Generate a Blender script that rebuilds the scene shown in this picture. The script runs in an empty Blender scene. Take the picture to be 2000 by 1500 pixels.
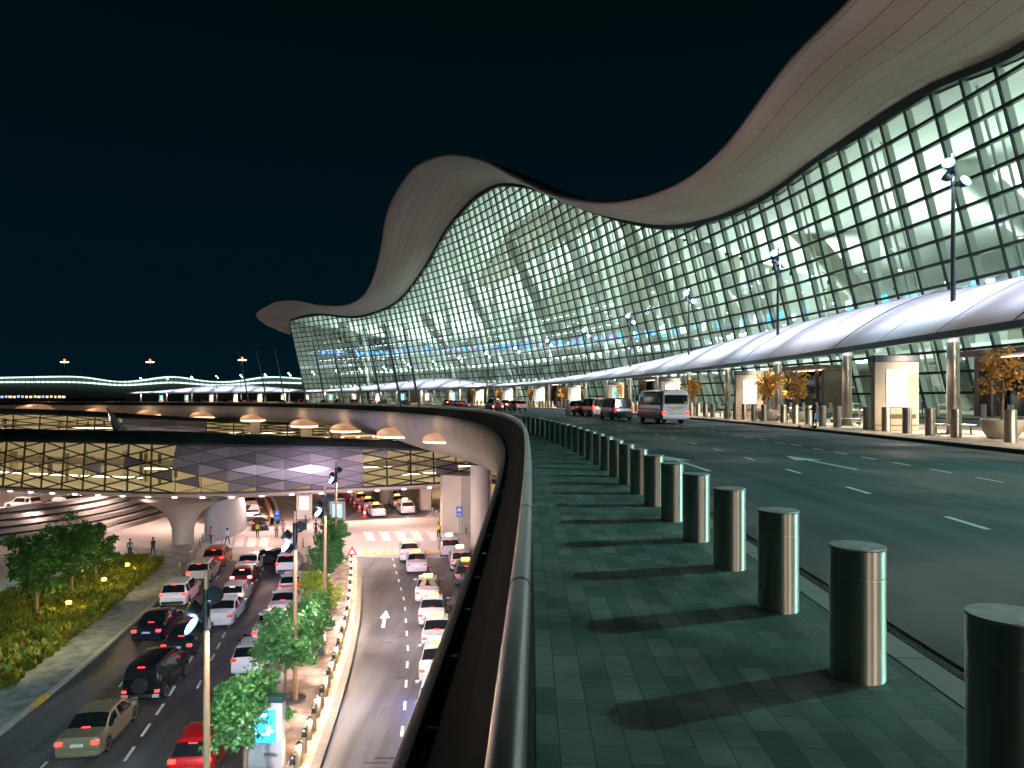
import bpy, bmesh, math, random
from mathutils import Vector, Matrix, noise
random.seed(7)
sc = bpy.context.scene
COL = sc.collection
PI = math.pi
# ---------------------------------------------------------------- camera and measuring helpers
F, CX, HY, EYE = 1400.0, 1000.0, 778.5, 1.93
def ground(x, y, z=0.0):
    Y = F*(EYE-z)/(y-HY)
    return Vector(((x-CX)*Y/F, Y, z))
def at(x, y, Y):
    return Vector(((x-CX)*Y/F, Y, EYE-(y-HY)*Y/F))
LOW = -13.0
def low(x, y, dz=0.0):
    p = ground(x, y, LOW); p.z += dz
    return p
# ---------------------------------------------------------------- materials
def nt(name):
    m = bpy.data.materials.new(name); m.use_nodes = True
    return m, m.node_tree.nodes, m.node_tree.links
def mat(name, col, rough=0.5, metal=0.0, emit=None, es=0.0, var=0.0, scale=3.0, bump=0.0, bscale=60.0, coat=0.0, rvar=0.0, spec=0.5, col2=None):
    m, n, l = nt(name); b = n['Principled BSDF']
    c = (*col, 1)
    b.inputs['Base Color'].default_value = c
    b.inputs['Roughness'].default_value = rough
    b.inputs['Metallic'].default_value = metal
    b.inputs['Coat Weight'].default_value = coat
    b.inputs['Coat Roughness'].default_value = 0.08
    b.inputs['Specular IOR Level'].default_value = spec
    if emit:
        b.inputs['Emission Color'].default_value = (*emit, 1); b.inputs['Emission Strength'].default_value = es
    if var or rvar or bump:
        tc = n.new('ShaderNodeTexCoord')
    if var or rvar or col2:
        nz = n.new('ShaderNodeTexNoise'); nz.inputs['Scale'].default_value = scale; nz.inputs['Detail'].default_value = 6; nz.inputs['Roughness'].default_value = .65
        if not (var or rvar or bump): tc = n.new('ShaderNodeTexCoord')
        l.new(tc.outputs['Object'], nz.inputs['Vector'])
        r = n.new('ShaderNodeValToRGB'); r.color_ramp.elements[0].position = .3; r.color_ramp.elements[1].position = .7
        lo = col2 or tuple(v*(1-var) for v in col); hi = tuple(min(1, v*(1+var)) for v in col)
        r.color_ramp.elements[0].color = (*lo, 1); r.color_ramp.elements[1].color = (*hi, 1)
        l.new(nz.outputs['Fac'], r.inputs['Fac']); l.new(r.outputs['Color'], b.inputs['Base Color'])
        if rvar:
            mr = n.new('ShaderNodeMapRange'); mr.inputs['To Min'].default_value = max(.02, rough-rvar); mr.inputs['To Max'].default_value = min(1, rough+rvar)
            l.new(nz.outputs['Fac'], mr.inputs['Value']); l.new(mr.outputs['Result'], b.inputs['Roughness'])
    if bump:
        n2 = n.new('ShaderNodeTexNoise'); n2.inputs['Scale'].default_value = bscale; n2.inputs['Detail'].default_value = 4
        l.new(tc.outputs['Object'], n2.inputs['Vector'])
        bp = n.new('ShaderNodeBump'); bp.inputs['Strength'].default_value = bump; bp.inputs['Distance'].default_value = .02
        l.new(n2.outputs['Fac'], bp.inputs['Height']); l.new(bp.outputs['Normal'], b.inputs['Normal'])
    return m
def emat(name, col, s):
    return mat(name, tuple(min(1, c*.8) for c in col), .4, emit=col, es=s)
def roadmat(name, col, sx_, sy_, rough=.6):
    m, n, l = nt(name); b = n['Principled BSDF']; tc_ = n.new('ShaderNodeTexCoord'); mp = n.new('ShaderNodeMapping'); mp.inputs['Scale'].default_value = (sx_, sy_, 1); l.new(tc_.outputs['Object'], mp.inputs['Vector'])
    cols = []
    for sc_, vec, lo, hi, p0, p1 in ((1.0, mp.outputs[0], .58, 1.30, .38, .62), (.22, tc_.outputs['Object'], .62, 1.30, .38, .62), (70, tc_.outputs['Object'], .75, 1.25, .3, .7), (.9, tc_.outputs['Object'], .55, 1.0, .28, .36)):
        z = n.new('ShaderNodeTexNoise'); z.inputs['Scale'].default_value = sc_; z.inputs['Detail'].default_value = 5; l.new(vec, z.inputs['Vector'])
        r = n.new('ShaderNodeMapRange'); r.inputs['From Min'].default_value = p0; r.inputs['From Max'].default_value = p1; r.inputs['To Min'].default_value = lo; r.inputs['To Max'].default_value = hi; l.new(z.outputs['Fac'], r.inputs['Value']); cols.append(r.outputs[0])
    a = cols[0]
    for c_ in cols[1:]:
        q = n.new('ShaderNodeMath'); q.operation = 'MULTIPLY'; l.new(a, q.inputs[0]); l.new(c_, q.inputs[1]); a = q.outputs[0]
    v = n.new('ShaderNodeVectorMath'); v.operation = 'SCALE'; v.inputs[0].default_value = col; l.new(a, v.inputs['Scale']); l.new(v.outputs[0], b.inputs['Base Color'])
    r = n.new('ShaderNodeMapRange'); r.inputs['To Min'].default_value = rough-.2; r.inputs['To Max'].default_value = rough+.12; r.inputs['From Min'].default_value = .7; r.inputs['From Max'].default_value = 1.25; l.new(cols[1], r.inputs['Value']); l.new(r.outputs[0], b.inputs['Roughness'])
    z = n.new('ShaderNodeTexNoise'); z.inputs['Scale'].default_value = 85; l.new(tc_.outputs['Object'], z.inputs['Vector']); bp = n.new('ShaderNodeBump'); bp.inputs['Strength'].default_value = .3; bp.inputs['Distance'].default_value = .02; l.new(z.outputs['Fac'], bp.inputs['Height']); l.new(bp.outputs[0], b.inputs['Normal'])
    return m
# ---------------------------------------------------------------- mesh builder
class MB:
    def __init__(s): s.v = []; s.f = []; s.m = []; s.uv = {}
    def add(s, vs, fs, mi=0, M=None):
        o = len(s.v)
        s.v += [tuple(M @ Vector(v)) if M else tuple(v) for v in vs]
        for f in fs: s.f.append(tuple(i+o for i in f)); s.m.append(mi)
        return o
    def box(s, c, d, mi=0, rz=0.0, M=None, taper=1.0):
        x, y, z = d[0]/2, d[1]/2, d[2]/2
        vs = [(-x,-y,-z),(x,-y,-z),(x,y,-z),(-x,y,-z),(-x*taper,-y*taper,z),(x*taper,-y*taper,z),(x*taper,y*taper,z),(-x*taper,y*taper,z)]
        T = Matrix.Translation(Vector(c)) @ Matrix.Rotation(rz, 4, 'Z')
        if M: T = M @ T
        s.add(vs, [(0,3,2,1),(4,5,6,7),(0,1,5,4),(1,2,6,5),(2,3,7,6),(3,0,4,7)], mi, T); return s
    def rbox(s, c, d, r=.05, mi=0, rz=0.0, M=None, seg=2):
        bm = bmesh.new(); bmesh.ops.create_cube(bm, size=1)
        for v in bm.verts: v.co = Vector((v.co.x*d[0], v.co.y*d[1], v.co.z*d[2]))
        bmesh.ops.bevel(bm, geom=list(bm.edges), offset=min(r, min(d)*.45), segments=seg, affect='EDGES', profile=.5)
        T = Matrix.Translation(Vector(c)) @ Matrix.Rotation(rz, 4, 'Z')
        if M: T = M @ T
        bm.verts.index_update()
        s.add([v.co for v in bm.verts], [[v.index for v in f.verts] for f in bm.faces], mi, T); bm.free(); return s
    def cyl(s, p0, p1, r0, r1=None, n=16, mi=0, cap=True, M=None):
        r1 = r0 if r1 is None else r1
        p0 = Vector(p0); p1 = Vector(p1); d = (p1-p0).normalized()
        a = d.orthogonal().normalized(); b = d.cross(a)
        vs = []
        for p, r in ((p0, r0), (p1, r1)):
            for k in range(n):
                t = 2*PI*k/n; vs.append(p + a*math.cos(t)*r + b*math.sin(t)*r)
        fs = [(k, (k+1) % n, n+(k+1) % n, n+k) for k in range(n)]
        if cap: fs += [tuple(range(n-1, -1, -1)), tuple(range(n, 2*n))]
        s.add(vs, fs, mi, M); return s
    def tube(s, pts, r, n=10, mi=0, cap=True):
        pts = [Vector(p) for p in pts]; rs = r if isinstance(r, (list, tuple)) else [r]*len(pts)
        vs = []; up = None
        for i, p in enumerate(pts):
            d = (pts[min(i+1, len(pts)-1)] - pts[max(i-1, 0)]).normalized()
            if up is None: up = d.orthogonal().normalized()
            a = (up - d*up.dot(d)).normalized(); up = a; b = d.cross(a)
            for k in range(n):
                t = 2*PI*k/n; vs.append(p + (a*math.cos(t)+b*math.sin(t))*rs[i])
        fs = []
        for i in range(len(pts)-1):
            for k in range(n): fs.append((i*n+k, i*n+(k+1) % n, (i+1)*n+(k+1) % n, (i+1)*n+k))
        if cap: fs += [tuple(range(n-1, -1, -1)), tuple((len(pts)-1)*n+k for k in range(n))]
        s.add(vs, fs, mi); return s
    def lathe(s, prof, c=(0,0,0), n=24, mi=0, sx=1.0, sy=1.0, M=None):
        vs = []
        for r, z in prof:
            for k in range(n):
                t = 2*PI*k/n; vs.append((c[0]+r*math.cos(t)*sx, c[1]+r*math.sin(t)*sy, c[2]+z))
        fs = []
        for i in range(len(prof)-1):
            for k in range(n): fs.append((i*n+k, i*n+(k+1) % n, (i+1)*n+(k+1) % n, (i+1)*n+k))
        fs.append(tuple(range(n-1, -1, -1))); fs.append(tuple((len(prof)-1)*n+k for k in range(n)))
        s.add(vs, fs, mi, M); return s
    def loft(s, rows, mi=0, close=False, flip=False, uvs=None):
        n = len(rows[0]); o = len(s.v)
        for r in rows: s.v += [tuple(p) for p in r]
        for i in range(len(rows)-1):
            for k in range(n if close else n-1):
                k2 = (k+1) % n
                f = (o+i*n+k, o+i*n+k2, o+(i+1)*n+k2, o+(i+1)*n+k)
                s.f.append(f[::-1] if flip else f); s.m.append(mi)
        if uvs:
            for i, r in enumerate(uvs):
                for k, u in enumerate(r): s.uv[o+i*n+k] = u
        return s
    def poly(s, pts, mi=0):
        o = len(s.v); s.v += [tuple(p) for p in pts]; s.f.append(tuple(range(o, o+len(pts)))); s.m.append(mi); return s
    def prism(s, pts, z0, z1, mi=0):
        n = len(pts); o = len(s.v)
        s.v += [(p[0], p[1], z0) for p in pts] + [(p[0], p[1], z1) for p in pts]
        fs = [tuple(range(n, 2*n)), tuple(range(n-1, -1, -1))] + [(k, (k+1) % n, n+(k+1) % n, n+k) for k in range(n)]
        for f in fs: s.f.append(tuple(i+o for i in f)); s.m.append(mi)
        return s
    def build(s, name, mats, parent=None, smooth=False, angle=None, fix=False):
        me = bpy.data.meshes.new(name); me.from_pydata(s.v, [], s.f); me.update()
        for m in (mats if isinstance(mats, (list, tuple)) else [mats]): me.materials.append(m)
        me.polygons.foreach_set('material_index', s.m)
        if s.uv:
            ul = me.uv_layers.new(name='UVMap')
            for lp in me.loops: ul.data[lp.index].uv = s.uv.get(lp.vertex_index, (0, 0))
        if fix:
            bm = bmesh.new(); bm.from_mesh(me); bmesh.ops.recalc_face_normals(bm, faces=bm.faces); bm.to_mesh(me); bm.free()
        if smooth:
            me.polygons.foreach_set('use_smooth', [True]*len(me.polygons))
            me.set_sharp_from_angle(angle=math.radians(angle or 40))
        o = bpy.data.objects.new(name, me); COL.objects.link(o)
        if parent: o.parent = parent
        return o
def tag(o, label=None, cat=None, group=None, kind=None):
    if label: o['label'] = label
    if cat: o['category'] = cat
    if group: o['group'] = group
    if kind: o['kind'] = kind
    return o
def empty(name, loc=(0,0,0), rz=0.0, label=None, cat=None, group=None):
    o = bpy.data.objects.new(name, None); COL.objects.link(o); o.location = loc; o.rotation_euler = (0,0,rz)
    o.empty_display_size = .2
    return tag(o, label, cat, group)
def copy_tree(o, parent=None):
    c = o.copy(); COL.objects.link(c)
    if parent: c.parent = parent
    for ch in list(o.children): copy_tree(ch, c)
    return c
def place(first, used, loc, rz=0.0, label=None, scale=None):
    o = first if not used.get(first.name) else copy_tree(first)
    used[first.name] = True
    o.location = loc; o.rotation_euler = (0,0,rz)
    if scale: o.scale = scale if isinstance(scale, tuple) else (scale,)*3
    if label: o['label'] = label
    return o
def lamp(kind, name, loc, energy, col=(1,1,1), aim=None, size=.2, spot=100, blend=.6, parent=None, sy=None, spread=None):
    l = bpy.data.lights.new(name, kind); l.energy = energy; l.color = col
    if kind == 'AREA':
        l.size = size
        if spread: l.spread = math.radians(spread)
        if sy: l.shape = 'RECTANGLE'; l.size_y = sy
    else: l.shadow_soft_size = size
    if kind == 'SPOT': l.spot_size = math.radians(spot); l.spot_blend = blend
    o = bpy.data.objects.new(name, l); COL.objects.link(o); o.location = loc
    if aim is not None:
        d = Vector(aim)-Vector(loc); o.rotation_euler = d.to_track_quat('-Z', 'Y').to_euler()
    if parent: o.parent = parent; o.matrix_parent_inverse = Matrix.Translation(-parent.location) if True else None
    return o
def bspline(pts, n=8):
    pts = [Vector(p) for p in pts]; P = [pts[0]*2-pts[1]] + pts + [pts[-1]*2-pts[-2]]
    out = []
    for i in range(1, len(P)-2):
        a, b, c, d = P[i-1], P[i], P[i+1], P[i+2]
        for k in range(n):
            t = k/n
            out.append((a*(1-t)**3 + b*(3*t**3-6*t*t+4) + c*(-3*t**3+3*t*t+3*t+1) + d*t**3)/6)
    out.append((P[-3]+P[-2]*4+P[-1])/6)
    return out
def lerp(a, b, t): return a+(b-a)*t
def interp(xs, ys, x):
    if x <= xs[0]: return ys[0]+(x-xs[0])*(ys[1]-ys[0])/(xs[1]-xs[0])
    if x >= xs[-1]: return ys[-1]+(x-xs[-1])*(ys[-1]-ys[-2])/(xs[-1]-xs[-2])
    for i in range(len(xs)-1):
        if x <= xs[i+1]:
            # cubic hermite
            h = xs[i+1]-xs[i]; t = (x-xs[i])/h
            def sl(k):
                if k == 0: return (ys[1]-ys[0])/(xs[1]-xs[0])
                if k == len(xs)-1: return (ys[-1]-ys[-2])/(xs[-1]-xs[-2])
                return (ys[k+1]-ys[k-1])/(xs[k+1]-xs[k-1])
            m0, m1 = sl(i)*h, sl(i+1)*h
            return (2*t**3-3*t*t+1)*ys[i]+(t**3-2*t*t+t)*m0+(-2*t**3+3*t*t)*ys[i+1]+(t**3-t*t)*m1
class Path:
    """dense plan polyline with arc length; offset() to the right of travel"""
    def __init__(s, pts):
        s.p = [Vector((p[0], p[1])) for p in pts]; s.s = [0]
        for a, b in zip(s.p, s.p[1:]): s.s.append(s.s[-1]+(b-a).length)
        s.L = s.s[-1]
    def idx(s, t):
        lo, hi = 0, len(s.s)-1
        while hi-lo > 1:
            m = (lo+hi)//2
            if s.s[m] <= t: lo = m
            else: hi = m
        return lo
    def at(s, t, d=0.0, z=0.0):
        i = s.idx(max(0, min(s.L-1e-6, t))); a, b = s.p[i], s.p[i+1]
        k = (t-s.s[i])/(s.s[i+1]-s.s[i]); q = a+(b-a)*k
        tg = s.tan(t)
        return Vector((q.x+tg.y*d, q.y-tg.x*d, z))
    def tan(s, t):
        def ev(u):
            u = max(0, min(s.L-1e-6, u)); i = s.idx(u); return s.p[i]+(s.p[i+1]-s.p[i])*((u-s.s[i])/(s.s[i+1]-s.s[i]))
        d = ev(t+.4)-ev(t-.4); return d.normalized()
    def ang(s, t):
        d = s.tan(t); return math.atan2(d.y, d.x)
    def s_at_Y(s, Y):
        for i in range(len(s.p)-1):
            if s.p[i].y <= Y <= s.p[i+1].y: return s.s[i]+(s.s[i+1]-s.s[i])*(Y-s.p[i].y)/(s.p[i+1].y-s.p[i].y)
        return s.L
# ---------------------------------------------------------------- camera, world, render settings
cam = bpy.data.cameras.new('camera'); cam.sensor_width = 36; cam.lens = 36*F/2000; cam.shift_y = (HY-750)/2000; cam.clip_end = 5000; cam.clip_start = .05
co = bpy.data.objects.new('camera', cam); COL.objects.link(co); co.location = (0, 0, EYE); co.rotation_euler = (PI/2, 0, 0)
sc.camera = co
sc.view_settings.view_transform = 'Standard'; sc.view_settings.look = 'None'; sc.view_settings.exposure = 0.3; sc.view_settings.gamma = 1
sc.render.engine = 'CYCLES'
sc.cycles.use_denoising = True
try: sc.cycles.denoiser = 'OPENIMAGEDENOISE'
except Exception: pass
sc.cycles.max_bounces = 7; sc.cycles.diffuse_bounces = 3; sc.cycles.glossy_bounces = 3; sc.cycles.transmission_bounces = 4; sc.cycles.transparent_max_bounces = 14
sc.cycles.sample_clamp_indirect = 4; sc.cycles.sample_clamp_direct = 0
sc.cycles.caustics_reflective = False; sc.cycles.caustics_refractive = False
sc.cycles.use_light_tree = True
w = bpy.data.worlds.new('World'); sc.world = w; w.use_nodes = True
wn, wl = w.node_tree.nodes, w.node_tree.links
bg = wn['Background']
tc = wn.new('ShaderNodeTexCoord'); sx = wn.new('ShaderNodeSeparateXYZ'); rp = wn.new('ShaderNodeValToRGB')
wl.new(tc.outputs['Generated'], sx.inputs[0]); wl.new(sx.outputs['Z'], rp.inputs['Fac']); wl.new(rp.outputs['Color'], bg.inputs['Color'])
e = rp.color_ramp.elements
e[0].position = 0.0; e[0].color = (.0006, .0072, .0125, 1)
e[1].position = .55; e[1].color = (.0003, .0026, .0030, 1)
x = e.new(.12); x.color = (.0004, .0056, .0090, 1)
bg.inputs['Strength'].default_value = 1.0
# ---------------------------------------------------------------- materials
ASPH = roadmat('asphalt_upper', (.022,.058,.063), 1.3, .05, .62)
ASPL = roadmat('asphalt_lower', (.092,.092,.100), 1.0, .06, .6)
WHITEP = mat('road_paint_white', (.72,.74,.72), .55, var=.18, scale=9)
YELP = mat('road_paint_yellow', (.75,.42,.05), .55, var=.15, scale=9)
STEEL = mat('brushed_steel', (.55,.52,.47), .27, 1.0, var=.1, scale=2, rvar=.06)
def brushed(name, col, rough, an):
    m, n, l = nt(name); b = n['Principled BSDF']; b.inputs['Base Color'].default_value = (*col,1); b.inputs['Metallic'].default_value = 1; b.inputs['Roughness'].default_value = rough
    b.inputs['Anisotropic'].default_value = an; b.inputs['Anisotropic Rotation'].default_value = .25; t = n.new('ShaderNodeTangent'); t.direction_type = 'RADIAL'; t.axis = 'Z'; l.new(t.outputs[0], b.inputs['Tangent']); return m
BSTEEL = brushed('bollard_steel', (.95,.88,.78), .56, 1.0)
STEELTOP = mat('steel_cap', (.42,.46,.48), .5, 1.0, var=.3, scale=14, rvar=.1)
DARKM = mat('dark_metal', (.022,.028,.030), .4, .6)
BLACK = mat('black_rubber', (.012,.012,.013), .75)
GREYM = mat('grey_metal', (.30,.31,.32), .38, .8, var=.1)
CONC = mat('concrete_pale', (.52,.47,.42), .75, var=.12, scale=.6, bump=.15, bscale=20)
CONCG = mat('concrete_grey', (.30,.30,.30), .8, var=.15, scale=.8, bump=.15, bscale=25)
SOFFIT = mat('deck_soffit_concrete', (.52,.49,.46), .6, var=.12, scale=.25)
PARA = mat('parapet_dark_cladding', (.010,.018,.013), .8, .0, var=.3, scale=1.5, spec=.12)
WHITE = mat('white_paint', (.78,.78,.76), .45, var=.04)
KERB = mat('kerb_granite', (.22,.23,.22), .7, var=.15, scale=6, bump=.2, bscale=120)
LAMPW = emat('lamp_white_glow', (.62,.82,1.0), 45)
LAMPWARM = emat('lamp_warm_glow', (1.0,.82,.58), 9)
# pavers: brick pattern laid along the path
def pavers(name, c1, c2, mort, bw, rh, ms=.006, rough=.72):
    m, n, l = nt(name); b = n['Principled BSDF']
    uv = n.new('ShaderNodeUVMap'); br = n.new('ShaderNodeTexBrick')
    br.inputs['Scale'].default_value = 1; br.inputs['Brick Width'].default_value = bw; br.inputs['Row Height'].default_value = rh
    br.inputs['Mortar Size'].default_value = ms; br.inputs['Mortar Smooth'].default_value = .3; br.inputs['Bias'].default_value = -.1
    br.inputs['Color1'].default_value = (*c1, 1); br.inputs['Color2'].default_value = (*c2, 1); br.inputs['Mortar'].default_value = (*mort, 1)
    l.new(uv.outputs['UV'], br.inputs['Vector'])
    nz = n.new('ShaderNodeTexNoise'); nz.inputs['Scale'].default_value = 1.3; nz.inputs['Detail'].default_value = 7
    l.new(uv.outputs['UV'], nz.inputs['Vector'])
    mx = n.new('ShaderNodeMix'); mx.data_type = 'RGBA'; mx.blend_type = 'MULTIPLY'; mx.inputs['Factor'].default_value = .92
    r = n.new('ShaderNodeValToRGB'); r.color_ramp.elements[0].position = .32; r.color_ramp.elements[0].color = (.38,.40,.40,1); r.color_ramp.elements[1].position = .65; r.color_ramp.elements[1].color = (1.15,1.15,1.15,1)
    l.new(nz.outputs['Fac'], r.inputs['Fac']); l.new(br.outputs['Color'], mx.inputs['A']); l.new(r.outputs['Color'], mx.inputs['B'])
    l.new(mx.outputs['Result'], b.inputs['Base Color']); b.inputs['Roughness'].default_value = rough
    n2 = n.new('ShaderNodeTexNoise'); n2.inputs['Scale'].default_value = 60; l.new(uv.outputs['UV'], n2.inputs['Vector'])
    ad = n.new('ShaderNodeMath'); ad.operation = 'MULTIPLY_ADD'; ad.inputs[1].default_value = .25
    inv = n.new('ShaderNodeMath'); inv.operation = 'SUBTRACT'; inv.inputs[0].default_value = 1; l.new(br.outputs['Fac'], inv.inputs[1])
    l.new(n2.outputs['Fac'], ad.inputs[0]); l.new(inv.outputs[0], ad.inputs[2])
    bp = n.new('ShaderNodeBump'); bp.inputs['Strength'].default_value = .5; bp.inputs['Distance'].default_value = .008
    l.new(ad.outputs[0], bp.inputs['Height']); l.new(bp.outputs['Normal'], b.inputs['Normal'])
    return m
PAVE = pavers('walkway_pavers', (.055,.120,.110), (.165,.225,.215), (.045,.062,.06), .40, .188, .0045)
PAVEI = pavers('island_pavers', (.46,.40,.33), (.52,.45,.37), (.2,.17,.14), .6, .3)
PAVEL = pavers('lower_pavers', (.44,.31,.25), (.52,.38,.31), (.25,.21,.19), .8, .4)
PAVELS = pavers('lower_sidewalk_pavers', (.22,.23,.23), (.26,.27,.27), (.16,.16,.16), .8, .4)
# ---------------------------------------------------------------- upper deck plan: the railing curve and the terminal's great circle
RAIL = Path(bspline([(-.32,-9),(-.17,-4),(-.06,0),(.12,5),(.26,12),(.34,20),(-.15,31),(-2.0,46.5),(-6.2,62),(-17.4,88),(-34,115),(-53,136),(-75,150),(-96,158),(-120,163),(-160,168),(-210,171),(-270,173),(-330,174)], 10))
TC = Vector((-397.6, 36.4))
def T(th, r, z=0.0):
    a = math.radians(th); return Vector((TC.x+r*math.cos(a), TC.y+r*math.sin(a), z))
def tang(th): return math.radians(th)+PI/2          # heading along the terminal, away from the camera
R_KERB, R_LAMP, R_BACK, R_WALL = 415.5, 420.0, 427.0, 452.0
def srange(a, b, step):
    n = max(1, int(round((b-a)/step))); return [a+(b-a)*i/n for i in range(n+1)]
# ground far below and all round
g = MB().poly([(-3000,-600,-13.6),(3000,-600,-13.6),(3000,4000,-13.6),(-3000,4000,-13.6)]).build('ground', mat('dark_ground', (.05,.05,.045), .9, var=.2, scale=.05)); tag(g, kind='structure')
# road surface of the deck
S = [0]
while S[-1] < RAIL.L-4: S.append(S[-1]+(1.5 if S[-1] < 60 else 5))
mb = MB(); rows = []
for s in S:
    a = RAIL.at(s, 3.12); th = math.atan2(a.y-TC.y, a.x-TC.x)
    b = T(math.degrees(th), R_KERB)
    rows.append([a+(b-a)*(k/8) for k in range(9)])
mb.loft(rows); o = mb.build('upper_road', ASPH); tag(o, kind='structure')
# walkway of pavers, granite kerb strip, drain
mb = MB(); mb.loft([[RAIL.at(s, d, 0) for d in (.06, 2.72)] for s in S], uvs=[[(s, d) for d in (.06, 2.72)] for s in S])
o = mb.build('walkway', PAVE); tag(o, kind='structure')
mb = MB(); mb.loft([[RAIL.at(s, d, z) for d, z in ((2.72,-.02),(2.725,.006),(2.97,.006),(2.975,-.04))] for s in S])
def jointed(name, base, L):
    m, n, l = nt(name); b = n['Principled BSDF']; uv = n.new('ShaderNodeUVMap'); br = n.new('ShaderNodeTexBrick')
    br.inputs['Scale'].default_value = 1; br.inputs['Brick Width'].default_value = L; br.inputs['Row Height'].default_value = 10; br.inputs['Mortar Size'].default_value = .008
    br.offset = 0
    br.inputs['Color1'].default_value = (*[c*.88 for c in base], 1); br.inputs['Color2'].default_value = (*[c*1.1 for c in base], 1); br.inputs['Mortar'].default_value = (*[c*.15 for c in base], 1)
    l.new(uv.outputs['UV'], br.inputs['Vector']); l.new(br.outputs['Color'], b.inputs['Base Color']); b.inputs['Roughness'].default_value = .75
    return m
o = mb; o.uv = {i: (S[i//4], 5) for i in range(len(mb.v))}
o = mb.build('kerb_strip', jointed('kerb_strip_granite', (.24,.27,.26), .9)); tag(o, kind='structure')
# drain channel: frame and slats
mb = MB()
mb.loft([[RAIL.at(s, d, z) for d, z in ((2.975,-.04),(2.975,-.012),(2.99,-.012),(2.99,-.05),(3.10,-.05),(3.10,-.012),(3.12,-.012),(3.12,0.0))] for s in S])
s = 4.0
while s < 40:
    c = RAIL.at(s, 3.045, -.02); mb.box(c, (.02, .105, .012), rz=RAIL.ang(s)); s += .055
for d in (3.02, 3.045, 3.07): mb.loft([[RAIL.at(s, d-.005, -.010), RAIL.at(s, d+.005, -.010)] for s in S])
o = mb.build('drain_channel', mat('drain_iron', (.05,.055,.055), .5, .7)); tag(o, kind='structure')
# ---------------------------------------------------------------- deck edge: fascia and soffit in one curved skin
SE = [s for s in S]
prof = [(-.40,.46),(-.44,.53),(-.48,.51),(-.60,.25),(-.67,-.05),(-.66,-.45),(-.54,-.95),(-.15,-1.75),(.9,-2.7),(2.6,-3.45),(5.5,-3.95),(12,-4.1),(45,-4.2)]
def deep(s):
    q_ = RAIL.at(s).y if RAIL.at(s).x > -60 else 140
    return 1.0-.5*max(0, min(1, (q_-72)/36))
mb = MB(); mb.loft([[RAIL.at(s, d, z if z > -.9 else -.9+(z+.9)*deep(s)) for d, z in prof] for s in SE], flip=True)
o = mb.build('deck_fascia', SOFFIT, smooth=True, angle=60); tag(o, kind='structure')
# parapet with ledge, brackets and handrail
par = empty('railing', RAIL.at(9, 0, 0), 0, 'long steel handrail on a dark solid parapet along the curved outer edge of the walkway', 'railing')
def rel(o, root):
    o.parent = root; o.matrix_parent_inverse = root.matrix_basis.inverted(); return o
SP = SE
mb = MB()
mb.loft([[RAIL.at(s, d, z) for d, z in ((.055,0),(.05,.35),(.035,1.10),(-.03,1.10),(-.06,1.06),(-.19,.80),(-.20,.775),(-.33,.60),(-.40,.46))] for s in SP])
rel(mb.build('parapet', PARA, smooth=True, angle=25), par)
mb = MB(); s = 1.72/2
while s < 95:
    c = RAIL.at(s, -.375, .515); mb.box(c, (.03, .07, .03), rz=RAIL.ang(s)+0); s += 1.72/2
o = rel(mb.build('bracket', DARKM), par); o['kind'] = 'stuff'
mb = MB(); mb.tube([RAIL.at(s, 0, 1.265) for s in SP], .038, 14)
s = 1.2
while s < 120:
    a, b = RAIL.at(s-.012, 0, 1.265), RAIL.at(s+.012, 0, 1.265); mb.cyl(a, b, .0395, n=14, mi=1); s += 1.72
rel(mb.build('handrail', [mat('handrail_steel', (.30,.29,.31), .3, 1.0), DARKM], smooth=True), par)
mb = MB(); s = 2.06
while s < 160:
    a = RAIL.at(s, 0, 1.09); mb.cyl(a, RAIL.at(s, 0, 1.235), .016, n=8)
    s += .86 if s < 60 else 1.72
o = rel(mb.build('rail_post', GREYM), par); o['kind'] = 'stuff'
# thin upright balusters on the far stretch of the edge
mb = MB(); s = RAIL.s_at_Y(75)
while s < RAIL.L-3:
    a = RAIL.at(s, -.02, .9); mb.box((a.x, a.y, 1.15), (.07, .07, .55), rz=RAIL.ang(s)); s += 1.0
o = rel(mb.build('baluster', GREYM), par); o['kind'] = 'stuff'
# ---------------------------------------------------------------- island, inner road, forecourt
def ring(r0, r1, z, t0, t1, step=.35, uv=True, nz=0):
    TH = srange(t0, t1, step); n = max(1, int((r1-r0)/3))
    mb = MB(); rr = [r0+(r1-r0)*k/n for k in range(n+1)]
    mb.loft([[T(t, r, z) for r in rr] for t in TH], uvs=[[(math.radians(t)*420, r) for r in rr] for t in TH], flip=True)
    return mb
mb = ring(R_KERB, R_BACK, .15, -9, 72); TH = srange(-9, 72, .35)
o = mb.build('island_pavement', PAVEI); tag(o, kind='structure')
mb = MB(); mb.loft([[T(t, R_KERB-.012, -.05), T(t, R_KERB-.012, .158), T(t, R_KERB+.22, .158), T(t, R_KERB+.22, .10)] for t in TH]); mb.loft([[T(t, R_BACK-.2, .10), T(t, R_BACK-.2, .158), T(t, R_BACK+.01, .158), T(t, R_BACK+.01, -.05)] for t in TH])
o = mb.build('island_kerb', KERB); tag(o, kind='structure')
o = ring(R_BACK, 440, .0, -9, 72).build('inner_road', ASPH); tag(o, kind='structure')
mb = ring(440, 480, .15, -9, 72); mb.loft([[T(t, 440, -.05), T(t, 440, .15)] for t in TH])
o = mb.build('forecourt_pavement', PAVEI); tag(o, kind='structure')
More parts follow.
